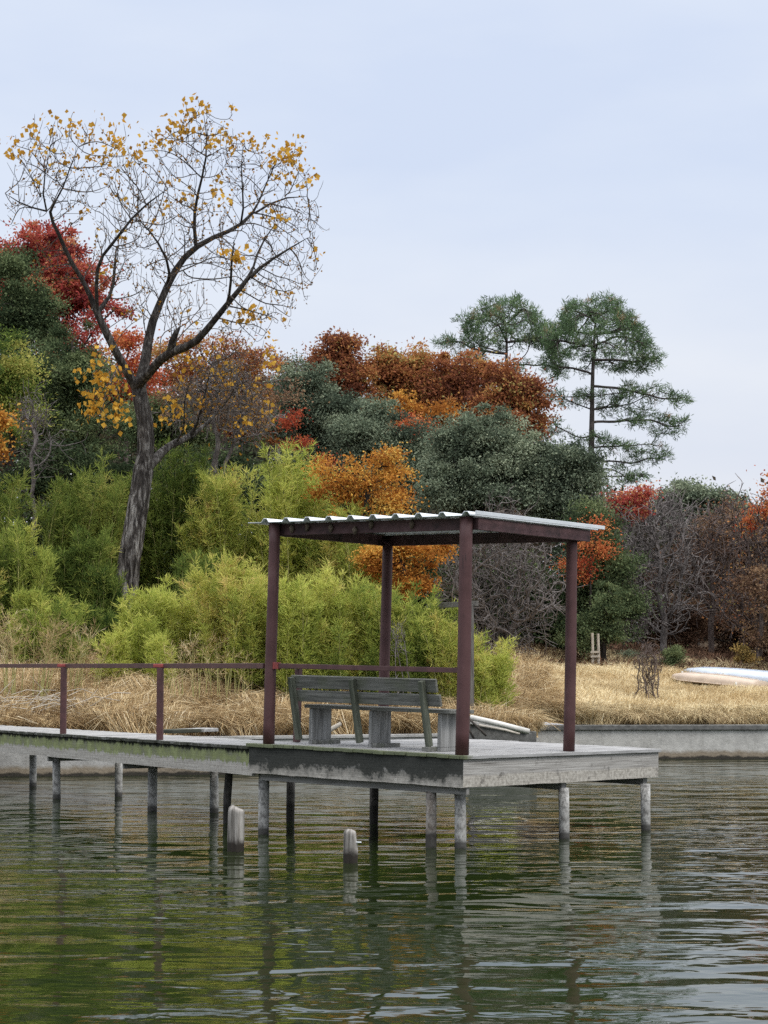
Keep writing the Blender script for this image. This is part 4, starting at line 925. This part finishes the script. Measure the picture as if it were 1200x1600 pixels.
T('oak_tree', 'golden tinged rust oak between two darker rust crowns', 'tree', 620, 85, [(600, 590, 34, 38), (635, 585, 38, 36), (665, 605, 30, 35), (620, 640, 60, 50)], L_RUST, B_OAK, 220, 100, .6, (.17, .10), tshift=.16)
T('oak_tree', 'tall rust oak just left of the pines', 'tree', 725, 84, [(715, 590, 36, 38), (742, 610, 36, 40), (690, 620, 34, 40), (720, 650, 55, 45)], L_RUST, B_OAK, 220, 105, .6, (.17, .10), tshift=.02)
T('oak_tree', 'dark rust oak below the left pine', 'tree', 800, 82, [(795, 605, 32, 34), (825, 640, 30, 38), (770, 640, 38, 40), (800, 670, 48, 40)], L_RUST, B_OAK, 200, 110, .58, (.17, .10), tshift=-.04)
T('live_oak_tree', 'grey green live oak beside the pale lime bamboo', 'tree', 490, 66, [(475, 600, 38, 34), (500, 620, 45, 40), (470, 650, 45, 45), (520, 665, 50, 50), (505, 700, 50, 40)], L_OAK, B_OAK, 280, 130, .5, (.12, .06), OG, tshift=-.06)
T('live_oak_tree', 'rounded grey green live oak below the golden tinged rust oak', 'tree', 600, 64, [(590, 665, 40, 32), (625, 690, 48, 42), (575, 700, 45, 40), (640, 730, 45, 40), (600, 760, 60, 50)], L_OAK, B_OAK, 300, 130, .5, (.12, .06), OG, tshift=.02)
T('live_oak_tree', 'largest live oak rising behind the shelter roof', 'tree', 760, 60, [(735, 680, 40, 40), (775, 690, 48, 38), (700, 720, 45, 45), (760, 740, 70, 50), (830, 730, 48, 42), (700, 780, 60, 45), (800, 790, 70, 45)], L_OAK, B_OAK, 420, 140, .5, (.115, .055), OG, tshift=.05)
T('live_oak_tree', 'dark live oak at the right end of the shelter roof', 'tree', 885, 60, [(890, 735, 42, 34), (905, 770, 40, 40), (860, 780, 45, 40), (900, 820, 45, 40), (915, 870, 45, 45)], L_OAK, B_OAK, 280, 130, .5, (.115, .055), OG, tshift=-.08)
T('evergreen_tree', 'shadowy evergreen behind the right shelter post', 'tree', 930, 56, [(925, 830, 34, 40), (950, 880, 42, 50), (915, 930, 48, 45), (960, 950, 40, 50), (900, 980, 50, 40)], L_DARK, B_OAK, 280, 120, .5, (.11, .05), tshift=.0)
T('oak_tree', 'orange oak glowing above the shelter roof', 'tree', 575, 46, [(545, 745, 36, 32), (590, 755, 40, 34), (560, 790, 50, 34), (615, 780, 26, 40), (520, 770, 26, 24), (600, 725, 22, 18), (505, 735, 14, 14), (612, 712, 10, 12)], L_ORANGE, B_OAK, 112, 50, .36, (.085, .055), tshift=.05)
T('oak_tree', 'small orange tree seen under the shelter roof', 'tree', 640, 45, [(620, 860, 34, 22), (680, 865, 28, 20), (645, 905, 28, 30), (590, 880, 24, 22)], L_ORANGE, B_OAK, 90, 80, .32, (.085, .055), tshift=-.02)
T('maple_tree', 'red orange sapling at the top of the lime bamboo', 'tree', 470, 54, [(465, 692, 16, 10), (512, 722, 18, 10), (450, 655, 14, 14)], L_REDOR, B_OAK, 22, 50, .30, (.08, .05), tshift=-.1)
T('maple_tree', 'orange red tree glimpsed between the live oaks', 'tree', 670, 72, [(665, 690, 26, 20), (640, 670, 24, 20), (690, 690, 20, 16)], L_REDOR, B_OAK, 60, 80, .5, (.13, .08), tshift=.15)
T('maple_tree', 'bright red tree to the right of the shadowy evergreen', 'tree', 985, 76, [(962, 782, 20, 13), (1006, 776, 22, 13), (985, 795, 28, 12)], L_RED, B_OAK, 46, 56, .5, (.14, .09), tshift=.22)
T('maple_tree', 'red orange shrub tree beside the right shelter post', 'tree', 925, 54.8, [(937, 824, 12, 10), (914, 852, 26, 12), (898, 882, 24, 12), (940, 860, 14, 10), (918, 900, 18, 8)], L_REDOR, B_OAK, 54, 30, .42, (.085, .055), tshift=.1, trunk_r=.03)
T('evergreen_shrub', 'leafy green shrub right behind the bleached post pair', 'shrub', 945, 54.0, [(948, 945, 24, 30), (925, 975, 26, 26), (955, 985, 24, 24), (905, 1000, 24, 18)], L_DARK, B_OAK, 110, 80, .34, (.09, .045), tshift=.2)
T('live_oak_tree', 'distant grey green oak on the skyline at right', 'tree', 1090, 88, [(1090, 775, 46, 20), (1130, 795, 40, 22), (1050, 790, 36, 22), (1090, 815, 70, 24)], L_OAK, B_OAK, 190, 110, .62, (.16, .09), tshift=.08)
T('maple_tree', 'orange tree leaning in at the right edge of the photo', 'tree', 1215, 62, [(1198, 800, 24, 20), (1212, 760, 14, 30), (1230, 820, 30, 40), (1180, 822, 18, 10)], L_REDOR, B_BROWN, 60, 36, .42, (.11, .07), tshift=.3)
T('oak_tree', 'brown leafed oak filling the wood at right behind the boats', 'tree', 1150, 70, [(1140, 850, 50, 40), (1180, 880, 45, 50), (1110, 890, 45, 40), (1160, 940, 55, 45)], L_DRAB, B_BROWN, 170, 60, .6, (.13, .08), tshift=.1)
T('oak_tree', 'thin copper tree near the right edge', 'tree', 1185, 58, [(1180, 930, 34, 60), (1195, 980, 30, 40)], L_DRAB, B_BROWN, 70, 26, .5, (.11, .07), tshift=.3)
T('shrub', 'small golden shrub behind the upturned boats', 'shrub', 1160, 57, [(1158, 1018, 10, 12), (1164, 1030, 11, 10)], L_YEL, B_BROWN, 22, 40, .2, (.07, .05), tshift=.15)
T('conifer', 'small dense dark green conifer left of the boats', 'conifer', 1050, 54, [(1050, 1040, 12, 20), (1052, 1022, 7, 18), (1042, 1046, 12, 10)], L_DARK, B_OAK, 70, 90, .2, (.08, .03), tshift=.25, up=.4)
T('shrub', 'low blue green shrub in front of the dark wood', 'shrub', 972, 55.5, [(965, 1036, 26, 12), (990, 1032, 20, 12)], L_OAK, B_OAK, 60, 80, .25, (.07, .03), tshift=.0)
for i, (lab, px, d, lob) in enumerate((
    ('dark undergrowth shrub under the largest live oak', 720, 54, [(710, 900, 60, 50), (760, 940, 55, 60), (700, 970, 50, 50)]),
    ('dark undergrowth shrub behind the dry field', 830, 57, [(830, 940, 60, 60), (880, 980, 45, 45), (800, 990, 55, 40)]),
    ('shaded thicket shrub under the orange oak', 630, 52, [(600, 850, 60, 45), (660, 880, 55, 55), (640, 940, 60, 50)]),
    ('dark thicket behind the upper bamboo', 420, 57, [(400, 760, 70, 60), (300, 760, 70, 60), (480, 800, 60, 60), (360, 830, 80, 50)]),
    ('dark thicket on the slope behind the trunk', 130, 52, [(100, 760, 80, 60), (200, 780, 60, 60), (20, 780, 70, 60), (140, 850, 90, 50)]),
    ('dark leafed shrub standing in for the shaded hollow behind the front bamboo', 260, 49.5, [(130, 900, 60, 60), (220, 900, 60, 60), (320, 890, 70, 60), (60, 930, 60, 50)]),  # dark leaves put here for the shade between the bamboo layers
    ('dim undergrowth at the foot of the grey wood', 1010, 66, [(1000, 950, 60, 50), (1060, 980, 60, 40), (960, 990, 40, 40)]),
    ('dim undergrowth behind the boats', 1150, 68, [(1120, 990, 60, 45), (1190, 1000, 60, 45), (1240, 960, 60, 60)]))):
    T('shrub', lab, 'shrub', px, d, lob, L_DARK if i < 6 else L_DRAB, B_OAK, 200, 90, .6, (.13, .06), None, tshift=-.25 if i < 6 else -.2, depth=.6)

T('oak_tree', 'gold and orange oak showing between the rust crowns and the live oaks', 'tree', 655, 76, [(640, 640, 40, 22), (690, 655, 36, 22), (610, 650, 30, 20)], L_ORANGE, B_OAK, 90, 60, .5, (.14, .09), tshift=-.25)
T('oak_tree', 'tan brown oak beside the grey green live oak on the skyline', 'tree', 440, 80, [(430, 590, 34, 26), (455, 620, 40, 30), (400, 610, 34, 24)], L_DRAB, B_BROWN, 110, 60, .55, (.14, .09), tshift=.15)
T('oak_tree', 'olive green tree low behind the cottonwood fork', 'tree', 260, 62, [(255, 660, 46, 36), (215, 680, 40, 30), (300, 690, 44, 30)], L_DARK, B_OAK, 140, 90, .5, (.12, .06), tshift=.25)
# bare trees and dead thickets
BT = bare_tree
BT('dead_thicket', 'tangle of grey dead branches under the largest live oak', 'thicket', 790, 52, [(780, 880, 60, 50), (820, 930, 60, 60), (750, 940, 55, 60), (830, 870, 40, 40), (790, 990, 60, 30)], B_GREY, 1500, .22, .10, .010, kill=.26, wob=.4, grav=(0, 0, -.06))
BT('dead_thicket', 'drooping grey vines hanging below the shelter roof line', 'thicket', 730, 49.5, [(760, 860, 50, 45), (715, 900, 40, 60), (790, 820, 45, 40), (740, 990, 40, 40)], B_GREY, 900, .2, .07, .008, kill=.25, wob=.42, grav=(0, 0, -.08))
BT('bare_tree', 'bare grey tree with fanned twigs left of centre in the right wood', 'tree', 1035, 60, [(1010, 850, 48, 50), (1045, 830, 40, 45), (1060, 890, 50, 45), (990, 910, 40, 45), (1030, 950, 60, 40)], B_GREY, 1500, .26, .10, .011, kill=.34)
BT('bare_tree', 'brownish bare tree above the upturned boats', 'tree', 1110, 64, [(1100, 850, 50, 45), (1140, 830, 40, 40), (1120, 910, 60, 50), (1080, 900, 40, 40)], B_BROWN, 1300, .27, .09, .011, L_DRAB, 900, kill=.34)
BT('bare_tree', 'bare brown tree at the right edge with copper leaves', 'tree', 1185, 62, [(1180, 850, 40, 50), (1200, 900, 45, 55), (1165, 950, 40, 50)], B_BROWN, 1100, .27, .09, .011, L_RUST, 700, kill=.34, tshift=.2)
BT('bare_tree', 'slim bare grey tree at the edge of the field', 'tree', 975, 63, [(975, 880, 30, 50), (985, 940, 40, 50), (1000, 1000, 30, 20)], B_GREY, 800, .25, .09, .010, kill=.32)
BT('bare_tree', 'leafless grey tree on the skyline left of the distant oak', 'tree', 1030, 78, [(1030, 800, 42, 36), (1060, 820, 40, 36), (1000, 830, 34, 36)], B_GREY, 900, .3, .13, .013, kill=.4)
BT('bare_tree', 'leafless brown tree on the skyline near the right edge', 'tree', 1160, 80, [(1150, 800, 40, 26), (1185, 810, 36, 30), (1120, 830, 40, 30)], B_BROWN, 800, .3, .12, .013, L_RUST, 500, kill=.4)
BT('bare_shrub', 'bare reddish brown shrub standing alone in the dry field', 'shrub', 1012, 45, [(1012, 1064, 20, 26), (1022, 1040, 16, 24), (1002, 1040, 14, 22), (1012, 1022, 14, 18)], B_BROWN, 700, .07, .014, .005, kill=.06, wob=.3, grav=(0, 0, .25), bush=True)
BT('dead_thicket', 'grey leafless brush on the slope beside the yellow leaves', 'thicket', 50, 49, [(45, 650, 30, 40), (70, 690, 30, 30)], B_GREY, 400, .2, .05, .007, kill=.25)
BT('dead_thicket', 'fine dead twigs hanging beside the cottonwood trunk', 'thicket', 330, 50, [(340, 610, 60, 50), (380, 650, 50, 50), (300, 640, 40, 40)], B_GREY, 1300, .2, .07, .008, L_GOLD, 350, (.10, .09), kill=.24, wob=.42, grav=(0, 0, -.02))
BT('bare_shrub', 'wispy bare grey weed standing behind the bench rail', 'shrub', 622, 37.4, [(622, 1000, 14, 34)], B_GREY, 160, .08, .008, .004, kill=.09, bush=True, grav=(0, 0, .2))

# ================================================================== pines
def pine(label, px, d, base_py, trunk, limbs_, ntuft, group):
    base = at(px, 1000, d); base[2] = gz(base[0], d) - .2; e = empty('pine_tree', label, 'tree', base, group); s = ppm(d)
    tp = [(0, 0, 0)] + [tuple(at(a, b, d) - base) for a, b in trunk]; P = [np.array(tp[0])]; par = [-1]
    for q in tp[1:]:
        a = P[-1]; n = max(1, int(np.linalg.norm(np.array(q) - a) / .5))
        for j in range(1, n + 1): P.append(a + (np.array(q) - a) * j / n); par.append(len(P) - 2)
    nt_ = len(P); fixed = {i: .24 * (1 - i / nt_) ** .8 + .03 for i in range(nt_)}
    lob = lobes_world(limbs_, d, 1.0); k0 = int(ntuft * 3.4); v = unit(rng.normal(size=(k0, 3)) + (0, 0, .35)); v = v[v[:, 2] > -.25]      # the dome is a thin shell of tufts
    dome = lob[0][0] + v * lob[0][1] * (rng.uniform(.80, 1.06, (len(v), 1)) + .07 * np.sin(v[:, :1] * 9 + v[:, 2:] * 7)); keep_ = np.sin(v[:, 0] * 7 + px) * np.sin(v[:, 1] * 6) * np.sin(v[:, 2] * 8 + 1) < .33
    C = np.concatenate([dome[keep_], clump_points(sub_lobes(lob[1:], 4, .4, .7), ntuft * 2, .3)]) - base
    P, par = colonize(P, par, C, .28, 3.2, .26, 130, (0, 0, .10), .18)
    r = pipe_radius(par, .017, 2.5); r[:nt_] = [fixed[i] for i in range(nt_)]; r[nt_:] = np.minimum(r[nt_:] * 1.0, .085)
    V, F, kids = tubes(P, par, r, 8, .05); array_mesh('trunk', V, F, B_PINE, e, smooth=True)
    tips = np.array([i for i in range(nt_, len(P)) if len(kids[i]) == 0 or r[i] < .024]); n = len(tips); m = 24
    D = unit(P[tips] - P[par[tips]]); LP = np.repeat(P[tips], m, 0) + rng.normal(size=(n * m, 3)) * .10
    V, F = leaf_quads(LP, rng.uniform(.20, .34, n * m), .036, np.repeat(D, m, 0) * .7, .62, .22)
    t = np.clip(np.repeat(rng.normal(.48, .14, n), m) + rng.normal(0, .12, n * m), 0, .92); t = np.where(np.repeat(rng.random(n) < .03, m), 1.0, t)
    array_mesh('crown', V, F, L_PINE, e, t); return e
pine('tall pine with a broad domed crown, the right one of two', 924, 100, 720, [(922, 800), (924, 700), (925, 640), (926, 585), (928, 540), (930, 505)],
     [(934, 552, 86, 82, 0, 1), (1000, 575, 40, 26), (880, 575, 26, 20), (1032, 622, 34, 26), (1052, 668, 34, 22), (1000, 650, 36, 22), (884, 626, 30, 24), (960, 690, 38, 20), (1012, 712, 36, 22), (872, 668, 24, 18), (980, 740, 36, 20), (990, 610, 36, 26), (960, 640, 34, 18), (900, 690, 26, 16), (925, 620, 30, 20)], 640, 'pines on the skyline')
pine('pine with a wide bushy crown, the left one of two', 790, 104, 700, [(785, 800), (788, 700), (789, 620), (791, 570), (792, 535), (792, 505)],
     [(790, 530, 70, 62, 0, 1), (735, 500, 28, 16), (848, 535, 30, 26), (700, 536, 26, 20), (728, 566, 28, 14), (866, 580, 24, 18), (800, 580, 44, 12), (850, 622, 26, 14), (760, 600, 30, 12)], 400, 'pines on the skyline')

# ================================================================== grass
def grass(name, n, xr, tr, hgt, wid, lay, tsh, seed_clump=.9, mask=None, bend=.5, mat=None, gust=0.0):
    x = rng.uniform(*xr, n); t = tr[0] + (tr[1] - tr[0]) * rng.random(n) ** 1.25
    y = ywall(x) + .2 + t
    if mask is not None: k = mask(x, y); x, y, t = x[k], y[k], t[k]; n = len(x)
    f1 = np.sin(x * 2.1 + 1.3 * np.sin(y * 1.7)) * np.cos(y * 1.9 + np.sin(x * 1.1)); f2 = np.sin(x * 5.3 + y * 3.1) * np.sin(y * 6.1 - x * 2.3)
    f3 = np.sin(x * .55 + 2) * np.sin(y * .8 + x * .2)
    h = hgt * rng.uniform(.55, 1.25, n) * (1 + .30 * f1 + .2 * f2); az = 2.6 * f1 + 1.5 * f2 + rng.normal(0, .7, n) + gust
    z = ground_z(x, y) - .02; B = np.stack([x, y, z], -1)
    lean = np.clip(lay + .25 * f2 + rng.normal(0, .22, n), .05, 1.5); dirh = np.stack([np.cos(az), np.sin(az), 0 * az], -1)
    up = np.array((0, 0, 1.0)); m1 = B + (dirh * np.sin(lean * .55)[:, None] + up * np.cos(lean * .55)[:, None]) * (h * .55)[:, None]
    tip = m1 + (dirh * np.sin(lean + bend)[:, None] + up * np.cos(lean + bend)[:, None]) * (h * .5)[:, None]
    sd = np.stack([np.sin(az + 1.2), np.cos(az + .3), 0 * az], -1); sd = unit(sd + rng.normal(size=(n, 3)) * .3) * (wid * rng.uniform(.6, 1.4, n))[:, None] / 2
    V = np.stack([B - sd, B + sd, m1 + sd * .9, m1 - sd * .9, tip], 1).reshape(-1, 3); i = np.arange(n) * 5
    F = np.concatenate([np.stack([i, i + 1, i + 2, i + 3], -1), np.stack([i + 3, i + 2, i + 4, i + 4], -1)])
    # second face of each blade is a triangle: built as its own quad with a doubled tip vertex
    V2 = np.stack([B - sd, B + sd, m1 + sd * .9, m1 - sd * .9, tip - sd * .12, tip + sd * .12], 1).reshape(-1, 3); i = np.arange(n) * 6
    F = np.concatenate([np.stack([i, i + 1, i + 2, i + 3], -1), np.stack([i + 3, i + 2, i + 5, i + 4], -1)])
    tt = np.clip(.48 + tsh + .16 * f1 + .12 * f3 + rng.normal(0, .25, n), 0, 1)
    o = array_mesh(name, V2, F, mat or M_FIELD, None, np.concatenate([tt, tt])); return o
M_FIELD = leaf_mat('field grass', [(0, (.27, .195, .11)), (.4, (.53, .42, .245)), (.75, (.68, .565, .345)), (1, (.78, .69, .47))], .25)
M_GREENG = leaf_mat('green grass', [(0, (.09, .12, .03)), (.6, (.22, .24, .06)), (1, (.40, .36, .12))], .3)
mark(grass('dry_grass', 150000, (2.6, 17), (0, 17), .22, .011, .85, .06), 'stuff', 'short tan dry grass covering the field above the retaining wall', 'grass')
mark(grass('dry_grass', 26000, (2.5, 17), (0, 1.3), .50, .013, 1.05, -.02, bend=.7, gust=-1.2), 'stuff', 'longer matted straw drooping over the retaining wall cap', 'grass')
mark(grass('dry_grass', 150000, (-16, 3.6), (0, 9), .68, .013, .95, -.02, bend=.75, mat=M_STRAW), 'stuff', 'tangled brown straw on the bank behind the walkway', 'grass')
mark(grass('green_grass', 6000, (9.2, 12.5), (1.4, 4.0), .16, .014, .4, .0, mat=M_GREENG), 'stuff', 'patch of greener grass near the wall below the boats', 'grass')
mark(grass('forest_floor', 50000, (-20, 24), (12, 34), .35, .03, 1.0, -.3, mat=L_DRAB), 'stuff', 'brown leaf litter and weeds on the floor of the wood', 'leaf litter')
# grey brush pile at the left end
bp = at(45, 1118, 35.6); bz = gz(bp[0], bp[1]); e = empty('brush_pile', 'heap of grey dead stems on the bank at the left end of the walkway', 'brush pile', (bp[0], bp[1], bz))
mb = MB()
for i in range(130):
    a = rng.uniform(-.5, 3.6); L = rng.uniform(.5, 1.3); c = np.array((rng.normal() * .75, rng.normal() * .35, abs(rng.normal()) * .18 + .05)); v = np.array((math.cos(a), .4 * math.sin(a * 2.3), rng.uniform(-.1, .5))); v = unit(v)
    mid = c + (0, 0, rng.uniform(.0, .12)); mb.tube([c - v * L / 2, mid, c + v * L / 2 - (0, 0, .06)], (.008, .007, .004), 4, False)
mb.build('stems', M_PALESTICK, e)

# the far-off wood that closes the view behind the single trees
px_ = rng.uniform(-1100, 2300, 4600); top_ = np.interp(px_, [-260, 0, 200, 330, 450, 700, 870, 960, 1040, 1300, 1500], [590, 600, 640, 650, 640, 690, 740, 800, 815, 812, 800]) + rng.normal(0, 9, 4600) + 8 * np.sin(px_ * .05)
dd_ = rng.uniform(96, 112, 4600); side_ = (rng.random(4600) < .75) & ((px_ < -120) | (px_ > 1330)); dd_ = np.where(side_, rng.uniform(50, 66, 4600), dd_); wp = np.array([at(a, b, c) for a, b, c in zip(px_, top_, dd_)]); g_ = ground_z(wp[:, 0], wp[:, 1]); f_ = rng.random(4600) ** .7; C = wp.copy(); C[:, 2] = g_ + (wp[:, 2] - g_) * f_
m = 46; n = len(C) * m; LP = np.repeat(C, m, 0) + rng.normal(size=(n, 3)) * .55; V, F = leaf_quads(LP, rng.uniform(.22, .42, n), rng.uniform(.16, .26, n), None, 1)
L_WOOD = leaf_mat('far wood leaves', [(0, (.030, .036, .026)), (.4, (.075, .075, .05)), (.7, (.13, .095, .07)), (1, (.20, .12, .075))], .15)
mark(array_mesh('distant_wood', V, F, L_WOOD, None, np.clip(np.repeat(rng.normal(.42, .25, len(C)), m) + rng.normal(0, .1, n), 0, 1)), 'stuff', 'dim mixed wood closing the view behind the single trees', 'woods')
